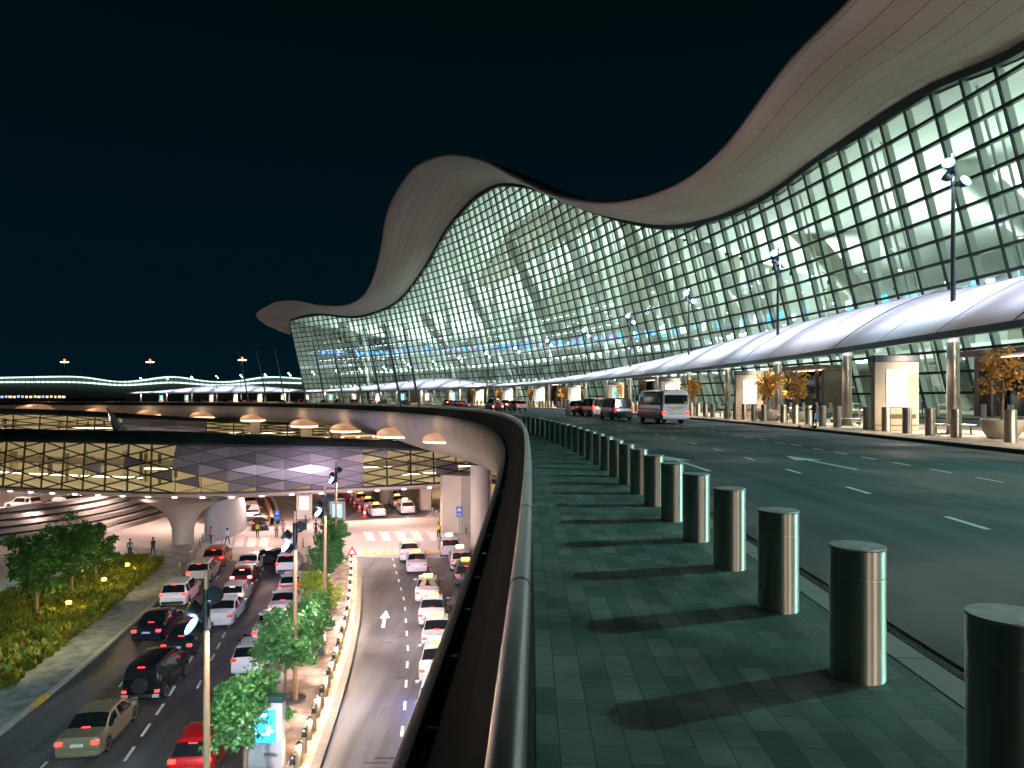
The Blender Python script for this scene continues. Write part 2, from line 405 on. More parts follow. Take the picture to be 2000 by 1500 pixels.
# ---------------------------------------------------------------- markings on the deck road
mb = MB()
def dash(pts): mb.poly(pts)
def road_dash(Y0, L, r, wd, z=.006):
    # runs along a circle concentric with the kerb
    th0 = math.asin((Y0-TC.y)/r); th1 = th0+L/r
    q = []
    for th, rr in ((th0, r-wd/2), (th0, r+wd/2), (th1, r+wd/2), (th1, r-wd/2)): q.append((TC.x+rr*math.cos(th), TC.y+rr*math.sin(th), z))
    mb.poly(q)
R1 = math.hypot(7.1-TC.x, 12-TC.y); R2 = math.hypot(11.4-TC.x, 19-TC.y)
for k in range(-3, 60): road_dash(10.55+3.95*k, 1.15, R1, .11)
for k in range(-6, 110): road_dash(16.45+2.08*k, 1.05, R2, .10)
def arrow(p, ang, L=4.7, hw=.42, hl=1.7, sw=.07):
    c, s_ = math.cos(ang), math.sin(ang)
    def q(u, v): return (p[0]+c*u-s_*v, p[1]+s_*u+c*v, .006)
    mb.poly([q(0,-sw), q(L-hl,-sw), q(L-hl,sw), q(0,sw)]); mb.poly([q(L-hl,-hw), q(L,0), q(L-hl,hw), ])
arrow((9.35,19.4), PI/2+.03); arrow((5.25,19.0), PI/2+.03, 5.0)
o = mb.build('road_markings', WHITEP); tag(o, kind='structure')
# ================================================================ TERMINAL BUILDING
LEAN = .27
def Wp(th, z, off=0.0): return T(th, R_WALL-LEAN*z-off, z)     # point on the leaning glass wall
GL = [(-14,40),(-6,36),(0,33.2),(3.4,33.0),(5.1,34.6),(7.7,34.4),(9.6,33.4),(11.7,34.0),(14.2,36.9),(16.9,43.5),(20.1,53.7),(22.2,61.2),(24.6,67.0),(26.4,68.3),(28.2,67.2),(30.8,62.8),(33.8,53.6),(37.3,44.2),(40.2,41.0),(42.9,40.6),(46.9,44.3),(48.8,44.2),(50.4,43.1)]
def zg(th): return interp([a for a, b in GL], [b for a, b in GL], th)
ED = [(-14,42),(-6,39),(0,37),(3.2,35.6),(4.9,35.6),(7.2,33.3),(8.8,33.0),(10.5,34.2),(12.9,37.4),(15.6,44.2),(17.9,52.9),(19.8,60.1),(22.0,66.5),(24.1,70.8),(27.0,73.5),(29.4,71.3),(31.4,66.2),(32.8,58.0),(34.2,50.3),(36.1,43.4),(38.6,40.8),(42.3,43.4),(44.7,47.0),(47.2,48.2),(48.4,47.0)]
def ze(th): return interp([a for a, b in ED], [b for a, b in ED], th)
def ov(th): return 15 + 5*max(0, min(1, (th-11)/7))
TH0, TH1 = -12.0, 50.4
term = empty('terminal_building', T(20, R_WALL, 0), 0, 'huge terminal with a wave shaped pale roof over a leaning lit glass grid wall', 'terminal')
ROOFM = mat('roof_panels', (.40,.345,.315), .42, .15, var=.10, scale=.09)
# panel joints running along the soffit
def soffit_mat():
    m, n, l = nt('roof_soffit_panels'); b = n['Principled BSDF']; uv = n.new('ShaderNodeUVMap')
    br = n.new('ShaderNodeTexBrick'); br.inputs['Scale'].default_value = 1; br.inputs['Brick Width'].default_value = 16; br.inputs['Row Height'].default_value = 1.0; br.inputs['Mortar Size'].default_value = .028; br.inputs['Mortar Smooth'].default_value = .5
    br.inputs['Color1'].default_value = (.27,.215,.185,1); br.inputs['Color2'].default_value = (.30,.24,.205,1); br.inputs['Mortar'].default_value = (.085,.066,.056,1)
    l.new(uv.outputs['UV'], br.inputs['Vector']); l.new(br.outputs['Color'], b.inputs['Base Color']); b.inputs['Roughness'].default_value = .45; b.inputs['Metallic'].default_value = .1
    return m
SOFM = soffit_mat()
TH = srange(TH0, 48.4, .4)
mb = MB(); rows = []; uvs = []
def roofrow(th_g, z_g, P_o):
    Pg = Wp(th_g, z_g, -.1); row = []
    up = Vector((0,0,1))
    for k in range(10):
        t = k/9; p = Pg.lerp(P_o, t); p.z -= 1.3*math.sin(PI*t)*(.4+.6*t) if t < 1 else 0; row.append(p)
    # rounded nose
    out = (P_o-Pg); out.z = 0; out.normalize() if out.length > .01 else None
    row += [P_o+out*.25+up*.2, P_o+out*.28+up*.5, P_o+out*.1+up*.8]
    top = P_o+up*.9
    inw = -out if out.length > .01 else Vector((0,0,0))
    gb = Wp(th_g, z_g, -3)+up*1.3
    row += [top.lerp(gb, .25)+up*.2, gb, gb+inw*28-up*7, gb+inw*60-up*12]
    return row
for th in TH:
    rows.append(roofrow(th, zg(th), T(th, R_WALL-LEAN*ze(th)-ov(th), ze(th))))
# wrapped tip at the far end
for (tg_, zg_, off, te, z_e) in [(49.3,44.0,20,49.4,45.6),(50.0,43.5,19,50.3,44.2),(50.4,42.4,17,50.7,42.4),(50.5,40.4,12,50.8,39.6),(50.5,38.6,6,50.75,37.3),(50.5,36.9,1,50.6,36.2)]:
    rows.append(roofrow(tg_, zg_, T(te, R_WALL-LEAN*z_e-off, z_e)))
uvs = []; acc = 0
for i, r in enumerate(rows):
    if i: acc += (r[5]-rows[i-1][5]).length
    uvs.append([(acc, k*.78) for k in range(len(r))])
mb.loft(rows, uvs=uvs, flip=False)
roof = rel(mb.build('roof', SOFM, smooth=True, angle=70), term)
# rim where the glass meets the roof
mb = MB(); THR = srange(TH0, TH1, .3)
mb.loft([[Wp(t, zg(t)-.75, .30), Wp(t, zg(t)+.15, .35), Wp(t, zg(t)+.15, -.6), Wp(t, zg(t)-.75, -.6)] for t in THR], close=True)
MULD = mat('mullion_dark', (.012,.030,.027), .38, .3)
MULG = mat('mullion_fin_grey', (.46,.50,.46), .5, .1)
rel(mb.build('rim', MULD), term)
# glazing: one leaning sheet
m, n, l = nt('facade_glass'); out = n['Material Output']; n.remove(n['Principled BSDF'])
tr = n.new('ShaderNodeBsdfTransparent'); tr.inputs['Color'].default_value = (.78,.90,.84,1)
gl = n.new('ShaderNodeBsdfGlossy'); gl.inputs['Roughness'].default_value = .06; gl.inputs['Color'].default_value = (.8,.95,.95,1)
fr = n.new('ShaderNodeFresnel'); fr.inputs['IOR'].default_value = 1.45; mx = n.new('ShaderNodeMixShader')
l.new(fr.outputs[0], mx.inputs['Fac']); l.new(tr.outputs[0], mx.inputs[1]); l.new(gl.outputs[0], mx.inputs[2]); l.new(mx.outputs[0], out.inputs['Surface'])
GLASS = m
BAY = .554; NB = int((TH1-TH0)/BAY)
bays = [TH1-BAY*k for k in range(NB+1)][::-1]
mb = MB(); mb.loft([[Wp(t, .15+(zg(t)-.15)*k/12) for k in range(13)] for t in bays])
rel(mb.build('glazing', GLASS), term)
# mullions: dark cap and grey fin; every eighth one heavier
def slab(mb, th, z0, z1, hw, o0, o1, mi):
    a = tang(th); tx, ty = math.cos(a)*hw, math.sin(a)*hw
    lo = [Wp(th, z0, o0), Wp(th, z0, o1)]; hi = [Wp(th, z1, o0), Wp(th, z1, o1)]
    v = []
    for q in (lo, hi):
        for p in q: v += [(p.x-tx, p.y-ty, p.z), (p.x+tx, p.y+ty, p.z)]
    mb.add(v, [(0,1,5,4),(2,6,7,3),(0,4,6,2),(1,3,7,5),(0,2,3,1),(4,5,7,6)], mi)
first = True
for i, t in enumerate(bays):
    if t < -8: continue
    mb = MB(); z1 = zg(t)-.3; hv = i % 8 == 3
    slab(mb, t, .16, z1, .14 if hv else .085, .16 if not hv else .22, -.1, 0)
    slab(mb, t, .16, z1, .08, -.1, -.85, 1)
    o = mb.build('mullion', [MULD, MULG]); rel(o, term)
zt = 1.0; k = 0
levels = []
z = 2.6
while z < 68: levels.append(z); z += 2.4
for z in levels:
    mb = MB(); run = []
    for t in srange(-8, TH1, BAY/2):
        if zg(t) > z+.4: run.append(t)
        if (zg(t) <= z+.4 or t >= TH1-.01) and run:
            if len(run) > 1: mb.loft([[Wp(u, z-.15, .14), Wp(u, z+.15, .14), Wp(u, z+.15, -.30), Wp(u, z-.15, -.30)] for u in run], close=True)
            run = []
    rel(mb.build('transom', MULD), term)
# ---------------- interior: floor slabs, back wall, white ceiling, leaning white columns, lit displays
INW = mat('interior_white', (.80,.84,.80), .6, var=.10, scale=.10)
ING = mat('interior_beige', (.42,.40,.34), .7, var=.2, scale=.08)
IND = mat('interior_dark', (.26,.30,.27), .6, var=.3, scale=.2)
THI = srange(-8, TH1-.3, 1.0)
mb = MB(); mb.loft([[T(t, 452, .16), T(t, 492, .16)] for t in THI]); rel(mb.build('interior_floor', mat('interior_floor', (.45,.44,.40), .3)), term)
for z, r0 in ((8.2,462),(15.5,466)):
    mb = MB(); mb.loft([[T(t, r0, z+1.0), T(t, r0, z-.5), T(t, 492, z-.5), T(t, 492, z), T(t, r0+.3, z), T(t, r0+.3, z+1.0)] for t in THI], close=True)
    rel(mb.build('floor_slab', INW), term)
mb = MB(); TB = srange(-8, TH1-.3, .8)
for i in range(len(TB)-1):
    a, b = TB[i], TB[i+1]; h = random.random(); mi = 0 if h < .55 else (1 if h < .85 else 2)
    for z0, z1 in ((.16,7.7),(8.2,15.0),(15.5,zg((a+b)/2)-10.5)):
        h = random.random(); mi = (0 if h < .5 else 1 if h < .8 else 2) if z0 < 15 else (0 if h < .72 else 1)
        mb.poly([T(a, 491.5, z0), T(b, 491.5, z0), T(b, 491.5, z1), T(a, 491.5, z1)], mi)
rel(mb.build('back_wall', [INW, ING, IND], fix=False), term)
mb = MB(); mb.loft([[Wp(t, zg(t)-.9, -.6), T(t, 462, zg(t)-4), T(t, 476, zg(t)-7.6), T(t, 492, zg(t)-10.6)] for t in srange(-8, TH1-.3, .5)])
rel(mb.build('ceiling', INW, smooth=True), term)
mb = MB(); mb.poly([Wp(TH1, .2, -.3), T(TH1, 492, .2), T(TH1, 492, 32), Wp(TH1, 42.5, -.5)]); rel(mb.build('end_wall', ING), term)
def icol(t0, t1, r0, r1, z1, w, mtl):
    a = T(t0, r0, .2); b = T(t1, r1, z1); mb = MB()
    mb.tube([a.lerp(b, k/6) for k in range(7)], [w*(.65+.5*(k/6)) for k in range(7)], 12)
    rel(mb.build('arch_column', mtl, smooth=True), term)
for i, t in enumerate([-5, -.5, 4.5, 9.0, 13.5, 18, 22.5, 27, 31.5, 36, 40.5, 45]):
    icol(t, t+2.6, 474, 456, min(zg(t+2.6)*.9+4, 60), 1.7, ING if i % 2 else INW)
    icol(t+2.2, t+.6, 474, 460, min(zg(t+.6)*.85+5, 58), 1.2, INW)
# slender white truss columns just behind the glass
TRUS = mat('truss_white', (.72,.74,.70), .5)
for i, t in enumerate(bays):
    if i % 4 == 1 and t > -6:
        mb = MB(); z1 = zg(t)-1.2
        for o_ in (-1.6, -2.9): mb.tube([Wp(t, z, o_) for z in (.2, z1/2, z1)], .16, 6)
        z = 1.2
        while z < z1: mb.cyl(Wp(t, z, -1.6), Wp(t, z, -2.9), .09, n=5); z += 2.4
        rel(mb.build('truss_column', TRUS), term)
DISP = [emat('display_blue', (.05,.30,1.0), 3.2), emat('display_cyan', (.05,.75,.95), 2.6), emat('display_white', (.8,.9,1.0), 3.0), emat('display_violet', (.35,.25,.95), 2.4), emat('display_yellow', (1.0,.65,.08), 3)]
random.seed(11)
for t in [x*.9 for x in range(-3, 55)]:
    z = interp([-3, 3, 6, 20, 35, 50], [12.6, 13.6, 15, 18.5, 22, 26], t)
    mb = MB()
    for k in range(2 if t < 16 else 3):
        tt = t+random.uniform(-.3,.3); w_ = random.uniform(.8,1.6) if t < 16 else random.uniform(1.5,3.2)
        p = T(tt, R_WALL-LEAN*z+5.5+random.random()*2, z+random.uniform(-.5,.5)); mb.rbox(p, (w_, .25, random.uniform(.9,1.7)), .1, random.choice([0,0,0,1,2]) if t < 20 else random.choice([0,0,3]), rz=math.radians(t)+PI/2+random.uniform(-.3,.3))
    rel(mb.build('hanging_display', DISP), term)
# rows of small ceiling downlights
SPK = emat('interior_downlight', (.9,1.0,.95), 14)
mb = MB(); random.seed(5)
for k in range(520):
    t = random.uniform(-4, 49); z = random.choice([7.5, 14.8, 14.8, random.uniform(18, max(20, zg(t)-5)), random.uniform(16, 26)])
    if z > zg(t)-3: continue
    p = T(t, R_WALL-LEAN*z+random.uniform(4, 16), z); mb.box(p, (.32,.32,.12), rz=math.radians(t))
o = rel(mb.build('interior_downlight', SPK), term); o['kind'] = 'stuff'
mb = MB()
for z in (14.9, 22, 27):
    for k in range(60):
        t = 20+k*.5+random.uniform(-.1,.1)
        if z < zg(t)-6: mb.box(T(t, R_WALL-LEAN*z+7, z), (.25, random.uniform(1.2,3.2), .14), rz=math.radians(t))
o = rel(mb.build('light_strip', emat('interior_light_strip', (.9,1,.95), 5)), term); o['kind'] = 'stuff'
for t in [-6+4.4*k for k in range(13)]:
    h = zg(t)
    p = T(t, 470, min(16, h*.4)); lamp('AREA', 'interior_uplight', p, 15000 if t < 14 else 11000, (.86,1.0,.90), T(t, 470, 60), 22, sy=14, spread=120)
    lamp('AREA', 'interior_wash', T(t, 456, 14.2), 1500, (.9,1.0,.92), T(t, 478, 3), 16, sy=2)
    lamp('AREA', 'interior_ground_light', T(t+2, 459, 7.4), 1500, (.92,1.0,.93), T(t+2, 463, 0), 14, sy=3)
# entrance vestibules: bronze portal with glass doors and lit soffit
BRONZE = mat('bronze_cladding', (.20,.13,.10), .4, .5, var=.2, scale=1)
DOORG = mat('door_glass_dark', (.02,.06,.05), .08, .0, spec=.8)
first = None; used = {}
for t in (-4.2, 4.2, 9.2, 16.5, 23.5, 31, 38.5):
    v = empty('entrance_vestibule', T(t, 447.2, .15), math.radians(t)+PI/2); v.parent = term; v.matrix_parent_inverse = term.matrix_basis.inverted()
    # local: x along the wall, y into the island side is -? (rz = heading) -> +y points to the centre of the circle
    W2, H2, D2 = 5.0, 6.0, 4.2
    mb = MB()
    mb.box((0, -D2/2+.6, H2+.35), (2*W2+1.2, D2+2.2, .55)); mb.box((-W2, -D2/2, H2/2), (.7, D2, H2-.01)); mb.box((W2, -D2/2, H2/2), (.7, D2, H2-.01))
    for x in (-2.6, 2.9): mb.box((x, -.6, H2/2), (.35, .5, H2-.03))
    o = mb.build('portal_frame', BRONZE); o.parent = v
    mb = MB(); mb.box((0, -.9, H2-.06), (2*W2-2, .25, .05)); o = mb.build('soffit_light', emat('portal_light', (1,.85,.65), 6) if 'portal_light' not in bpy.data.materials else bpy.data.materials['portal_light']); o.parent = v
    mb = MB(); mb.box((0, -1.4, H2/2), (2*W2-1, .08, H2-.1)); o = mb.build('portal_glass', GLASS); o.parent = v
    mb = MB(); mb.box((0.3, -1.2, 1.3), (3.2, .14, 2.5)); o = mb.build('sliding_door', DOORG); o.parent = v
    mb = MB(); mb.box((.3, -1.15, 2.95), (3.4, .3, .7)); o = mb.build('door_sign_box', DARKM); o.parent = v
    if t in (4.2, 9.2, 16.5):
        mb = MB(); random.seed(int(t*10))
        for k in range(6): mb.box((random.uniform(-4.2,4.2), -3.4, random.uniform(.8,3.6)), (random.uniform(.5,1.2), .08, random.uniform(.8,2)), random.randrange(5))
        o = mb.build('lit_poster', DISP); o.parent = v
    lamp('POINT', 'vestibule_light', T(t, 449.5, 4.6), 520, (1,.80,.62), size=.3)
# ================================================================ CANOPIES, LAMP POSTS, COLUMNS, TOTEMS, PLANTERS ON THE ISLAND
# tensile canopies: an arched translucent skin between two edge beams
m, n, l = nt('canopy_fabric'); b = n['Principled BSDF']; out = n['Material Output']
b.inputs['Base Color'].default_value = (.80,.82,.86,1); b.inputs['Roughness'].default_value = .5
ts = n.new('ShaderNodeBsdfTranslucent'); ts.inputs['Color'].default_value = (.75,.75,.85,1); mx = n.new('ShaderNodeMixShader'); mx.inputs['Fac'].default_value = .55
l.new(b.outputs[0], mx.inputs[1]); l.new(ts.outputs[0], mx.inputs[2]); l.new(mx.outputs[0], out.inputs['Surface'])
FABRIC = m
SEAM = mat('canopy_seam', (.45,.45,.54), .5); BEAM = mat('canopy_edge_beam', (.36,.43,.50), .4, .6)
HUMPS = [((-10, 20.4), [(-10,8.2),(0,8.0),(1.6,8.4),(4.7,8.3),(8,7.5),(12,6.7),(15.5,6.0),(18.5,5.5),(20.4,5.1)], 'nearest long white fabric canopy swelling towards the right over the kerb'),
         ((20.6, 44.2), [(20.6,5.1),(24,6.4),(27,7.9),(29.5,8.5),(33,7.9),(38,6.6),(42,5.6),(44.2,5.1)], 'middle white fabric canopy rising to one hump in front of the glass wall'),
         ((44.4, 66), [(44.4,5.2),(48,6.8),(52,8.4),(55,8.8),(58,8.2),(62,6.4),(66,5.1)], 'farthest white fabric canopy seen against the dark sky beyond the glass wall')]
def zrid(th):
    for (a, b_), pts, _ in HUMPS:
        if a <= th <= b_+.2: return interp([p[0] for p in pts], [p[1] for p in pts], th)
    return 5.1
def canrow(t):
    zr = max(6.0, zrid(t)+.35); row = []
    rf, rb, zf = 416.7, 425.6, 4.72
    for i in range(15):
        u = i/14; row.append(T(t, rf+(rb-rf)*u, zf+(zr-zf)*math.sin(PI/2*u**.9)))
    return row
for (a, b_), pts, lab in HUMPS:
    root = empty('entrance_canopy', T((a+b_)/2, 421, .15), 0, lab, 'canopy', 'white canopies along the terminal kerb')
    mb = MB(); TT = srange(a, b_, .3); mb.loft([canrow(t) for t in TT], flip=True); rel(mb.build('canopy_skin', FABRIC, smooth=True), root)
    for i, t in enumerate(srange(a+.2, b_-.2, .72)):
        r = canrow(t); rel(MB().tube([p+Vector((0,0,.012)) for p in r], .02 if i % 3 else .04, 5).build('canopy_seam', SEAM), root)
    for k_, (ri, nm) in enumerate(((0,'edge_beam'),(14,'edge_beam'))):
        mb = MB(); mb.loft([[canrow(t)[ri]+Vector((0,0,dz))+ (T(t,1,0)-T(t,0,0))*dx for dx, dz in ((-.22,-.16),(-.22,.14),(.12,.14),(.12,-.16))] for t in TT], close=True); rel(mb.build(nm, BEAM), root)
LK = [k for k in range(-1, 22)]
THL = {k: math.degrees(22.4*k/420) for k in LK}
def side_pos(t):
    if t < 20: return 'beside the near canopy'
    return 'beside the middle canopy' if t < 44 else 'beside the farthest canopy'
COLM = mat('column_steel', (.56,.50,.43), .33, .85, var=.12, scale=.8, rvar=.08)
POLEM = mat('lamp_pole_grey', (.16,.18,.20), .38, .7)
# round canopy columns with a ring bench
colf = empty('canopy_column', label='x', cat='column', group='round steel columns under the canopies')
MB().cyl((0,0,0),(0,0,6.2),.31,.27,24).build('shaft', COLM, colf, smooth=True); mbx = MB().lathe([(.31,0),(.36,0),(.36,.06),(.31,.07)], n=24); mbx.build('base_collar', STEEL, colf, smooth=True)
ben = empty('ring_bench', label='x', cat='bench', group='round benches at the foot of the canopy columns')
MB().lathe([(.52,.42),(1.02,.42),(1.02,.48),(.52,.48),(.52,.42)], n=28).build('seat', mat('bench_pale', (.62,.58,.5), .5), ben)
for k in range(4):
    a = PI/4+k*PI/2; MB().cyl((.78*math.cos(a),.78*math.sin(a),0),(.78*math.cos(a),.78*math.sin(a),.418),.045,n=8).build('leg', GREYM, ben)
used = {}
lpf = empty('lamp_post', label='x', cat='lamp post', group='tall floodlight masts rising through the canopies')
MB().cyl((0,0,4.0),(0,0,14.35),.13,.085,14).build('pole', POLEM, lpf, smooth=True)
def head(root, x, y, z, yaw, lit, tilt=.9, name='floodlight'):
    M = Matrix.Translation((x, y, z)) @ Matrix.Rotation(yaw, 4, 'Z') @ Matrix.Rotation(tilt, 4, 'Y')
    mb = MB(); mb.lathe([(.05,-.30),(.17,-.26),(.24,-.10),(.27,.06),(.275,.10)], n=16, M=M); o = mb.build(name, DARKM, root, smooth=True)
    mb = MB(); mb.lathe([(.25,.085),(.24,.115),(.12,.13)], n=16, M=M); mb.build('lens', LAMPW if lit else mat_once('lens_dark'), o, smooth=True)
    if lit: mb = MB(); mb.lathe([(.25,.075),(.31,.08),(.31,.095),(.25,.10)], n=18, M=M); mb.build('halo_ring', bpy.data.materials.get('lamp_halo_blue') or emat('lamp_halo_blue', (.12,.40,1.0), 3.0), o, smooth=True)  # lens halo painted as a blue glowing ring
    mb = MB(); mb.cyl((0,0,z+.05),(x*.85,y*.85,z+.02),.035,n=8); mb.build('arm', DARKM, o); return o
def mat_once(nm):
    return bpy.data.materials.get(nm) or mat(nm, (.05,.06,.07), .15)
head(lpf, -.42, -.30, 13.75, math.radians(-125), True, 1.15); head(lpf, .38, -.32, 12.85, math.radians(-75), True, 1.15); head(lpf, -.30, .1, 13.25, math.radians(160), False)
MB().cyl((0,0,12.7),(0,0,12.98),.12,n=12).cyl((0,0,13.2),(0,0,13.45),.115,n=12).build('clamp', DARKM, lpf, smooth=True)
names = {-1:'out of frame'}
ordinal = ['nearest','second nearest','third nearest','fourth','fifth','sixth','seventh','eighth','ninth','tenth','eleventh','twelfth','thirteenth','fourteenth','fifteenth','sixteenth','seventeenth','eighteenth','nineteenth','twentieth','twenty-first','last']
for k in LK:
    t = THL[k]; p = T(t, R_LAMP, .15); rz = math.radians(t)
    if k >= 0:
        nm = ordinal[k]
        place(colf, used, p, rz, f'{nm} round steel canopy column from the right, under the {"near" if t<20 else "middle" if t<44 else "farthest"} canopy')
        place(lpf, used, (p.x, p.y, 0), rz, f'{nm} tall floodlight mast from the right, rising through the {"near" if t<20 else "middle" if t<44 else "farthest"} canopy')
        if k < 6: place(ben, used, p, rz, f'pale ring bench around the foot of the {nm} canopy column from the right')
        if k < 14:
            q = T(t+1.53, R_LAMP, .15); place(colf, used, q, rz, f'round steel canopy column without a mast, just after the {nm} column from the right')
            if k < 5: place(ben, used, q, rz, f'pale ring bench around the mastless column after the {nm} one from the right')
    # mast lights down on canopy and road, plus an added fill towards the roof
    pw = 4200 if k >= 0 else 1500
    lamp('SPOT', 'floodlight_beam', T(t-.05, R_LAMP-.4, 13.6), pw*.55, (.80,.88,1.0), T(t+.3, R_LAMP+3, 0), .22, 100, .8)
    if k % 2 == 0 or k < 4:
        lamp('SPOT', 'roof_fill', T(t, R_LAMP-.2, 14.2), 3600, (1.0,.76,.62), T(t+2.5, 436, 50), .5, 125, 1.0)
# the mast just outside the frame on the right throws the bollard shadows
lamp('SPOT', 'walkway_floodlight', Vector((24.5,13.6,13.2)), 11500, (.42,1.0,.90), Vector((4.0,17.0,0)), .11, 84, 1.0)
lamp('SPOT', 'walkway_floodlight', T(-6.1, R_LAMP, 11.5), 3000, (1.0,.86,.70), Vector((1.9,7.0,.3)), .35, 30, 1.0)
lamp('SPOT', 'walkway_floodlight', T(-9.2, R_LAMP, 11.5), 5200, (1.0,.88,.74), Vector((1.9,8.0,.3)), .35, 19, 1.0)
for k in range(0, 5): lamp('SPOT', 'road_floodlight', T(THL[k]+.1, R_LAMP-.3, 13.6), 1700, (.25,.85,1.0), T(THL[k]+.1, R_LAMP-9, 0), .12, 75, .9)
for k in (0, 1, 2, 3, 4): lamp('SPOT', 'traffic_floodlight', T(THL[k]+.1, R_LAMP-.3, 13.4), 9000, (.92,.95,1.0), T(THL[k]+3.0, R_LAMP-9, .5), .15, 44, .9)
# warm soffit lights below the canopy lining
for i, t in enumerate(srange(-3, 20, 1.5)+srange(21.5, 43.5, 2.4)+srange(46, 64, 3)):
    lamp('SPOT', 'canopy_soffit_light', T(t, 418.6, 4.4), 600 if t < 21 else 1300, (1.0,.80,.56), T(t, 418.8, 0), .3, 132, .6); lamp('SPOT', 'canopy_soffit_light', T(t, 420.3, 4.4), 820 if t < 21 else 2000, (1.0,.82,.60), T(t+.9, 421.2, .6), .3, 104, .8); lamp('AREA', 'canopy_soffit_panel', T(t, 421.5, 4.5), 500 if t < 21 else 900, (1.0,.78,.52), T(t, 421.5, 0), 2.2, sy=.5, spread=120)
# unseen fill lights added under the fabric make the skin glow
for t in srange(-6, 19.5, 1.5)+srange(22.5, 42.5, 2.5)+srange(46.5, 64, 2.5):
    wd = math.radians(1.5 if t < 20 else 2.5)*420
    lamp('AREA', 'canopy_skin_fill', T(t, 420.6, 4.75), wd*50, (.80,.86,1.0), T(t, 421.6, 30), wd*.8, sy=4)
# ---------------- display totems
TOTB = mat('totem_stone', (.52,.45,.36), .5, var=.12, scale=.7); TOTH = mat('totem_header_navy', (.012,.03,.06), .35)
SCRW = emat('screen_white', (.95,.97,1.0), 1.15); SCRC = emat('screen_cyan', (.25,.85,.95), 1.3)
def totem(scr, W=2.4, H=4.2, D=.5, sx=0.0):
    r = empty('display_totem', label='x', cat='totem', group='lit display totems along the terminal kerb')
    mb = MB(); mb.rbox((0,0,H*.5-.18), (W,D,H-.37), .03); mb.build('casing', TOTB, r)
    MB().rbox((0,-.005,H-.20), (W+.02,D+.03,.40), .03).build('header', TOTH, r)
    f = MB().box((sx,-D/2-.012,H*.56), (W*.50,.04,H*.50)).build('screen_frame', DARKM if scr is None else mat_once2('screen_bezel', (.6,.6,.58)), r)
    MB().box((sx,-D/2-.036,H*.56), (W*.46,.02,H*.485)).build('screen', scr, f)
    MB().box((.15,-D/2-.004,.80), (W*.74,.03,.24)).build('ticket_slot', mat_once2('slot_brown', (.13,.09,.07)), r)
    MB().box((0,-D/2-.003,.30), (W*.96,.02,.05)).build('plinth_joint', mat_once2('slot_brown', (.13,.09,.07)), r)
    return r
def mat_once2(nm, c): return bpy.data.materials.get(nm) or mat(nm, c, .5)
tw, tcn = totem(SCRW), totem(SCRC)
for k in range(0, 21):
    t = THL[k]+.50; p = T(t, 419.0, .15); f = tw if k in (0,1,2,7,9,12,14) else tcn
    nm = ordinal[k]; scr = 'blank white' if f is tw else 'cyan'
    place(f, used, p, math.radians(t)-.06, f'{nm} display totem from the right, navy header and {scr} screen')
# ---------------- steel bollards along both sides of the road
BOLT = empty('steel_bollard', label='x', cat='bollard', group='steel bollards along the walkway')
mb = MB(); mb.lathe([(.18,0),(.18,.695),(.174,.70),(.174,.706),(.18,.711),(.18,.893),(.176,.9)], n=40)
mb.build('post', BSTEEL, BOLT, smooth=True, angle=30)
MB().lathe([(.183,.895),(.184,.903),(.181,.909),(.05,.911)], n=40).build('cap', STEELTOP, BOLT, smooth=True, angle=30)
s0 = RAIL.s_at_Y(3.47)
i = 0; s = s0
while s < RAIL.s_at_Y(70):
    p = RAIL.at(s, 2.30, 0)
    lab = {0:'nearest steel bollard, cut off by the right edge of the photo'}.get(i) or (f'steel bollard number {i+1} away from the camera in the row along the walkway edge' if i < 99 else 'x')
    place(BOLT, used, p, 0, lab); i += 1; s += 1.585
BOLI = copy_tree(BOLT); BOLI['group'] = 'steel bollards along the terminal kerb'; BOLI.name = 'kerb_bollard'; used['kerb_bollard'] = False
th = -1.0; i = 0
while th < 19:
    p = T(th, 417.9, .15)
    # keep clear of totems
    place(BOLI, used, p, 0, f'steel bollard number {i+1} from the right in the warm lit kerb row', scale=(1.25,1.25,1.45)); th += .28 if i % 5 else .5; i += 1
BOLJ = copy_tree(BOLT); BOLJ['group'] = 'steel bollards along the forecourt'; BOLJ.name = 'forecourt_bollard'; used['forecourt_bollard'] = False
th = -.5
while th < 15: place(BOLJ, used, T(th, 441.2, .15), 0, f'steel bollard number {round((th+.5)/.42)+1} from the right in the back row before the doors', scale=(1.2,1.2,1.4)); th += .42
# ---------------- sign panel with a number
sg = empty('number_sign', T(4.1, 423.2, .15), math.radians(4.1)-.1, 'tall grey door sign with a white number 2 beside the second column', 'sign')
MB().rbox((0,0,2.1), (1.0,.25,4.2), .03).build('panel', mat('sign_grey', (.20,.19,.16), .5), sg)
def text(body, size, mtl, parent, loc, rot=(PI/2,0,0), name='lettering', ext=.004, align='CENTER'):
    c = bpy.data.curves.new(name, 'FONT'); c.body = body; c.size = size; c.extrude = ext; c.align_x = align; c.align_y = 'CENTER'
    o = bpy.data.objects.new(name, c); COL.objects.link(o); dg = bpy.context.evaluated_depsgraph_get(); me = bpy.data.meshes.new_from_object(o.evaluated_get(dg))
    bpy.data.objects.remove(o); q = bpy.data.objects.new(name, me); COL.objects.link(q); me.materials.clear(); me.materials.append(mtl); q.parent = parent; q.location = loc; q.rotation_euler = rot; return q
text('2', 1.15, WHITE, sg, (0,-.135,3.2))
# ================================================================ LOWER LEVEL: ground, roads, crossing, kerbs
L0 = LOW
mb = MB(); mb.poly([(-260,5,L0-.02),(60,5,L0-.02),(60,330,L0-.02),(-260,330,L0-.02)])
o = mb.build('lower_plaza', mat('lower_plaza_concrete', (.34,.31,.29), .75, var=.15, scale=.25, bump=.1, bscale=10)); tag(o, kind='structure')
def xy(pts): return [low(*p) for p in pts]
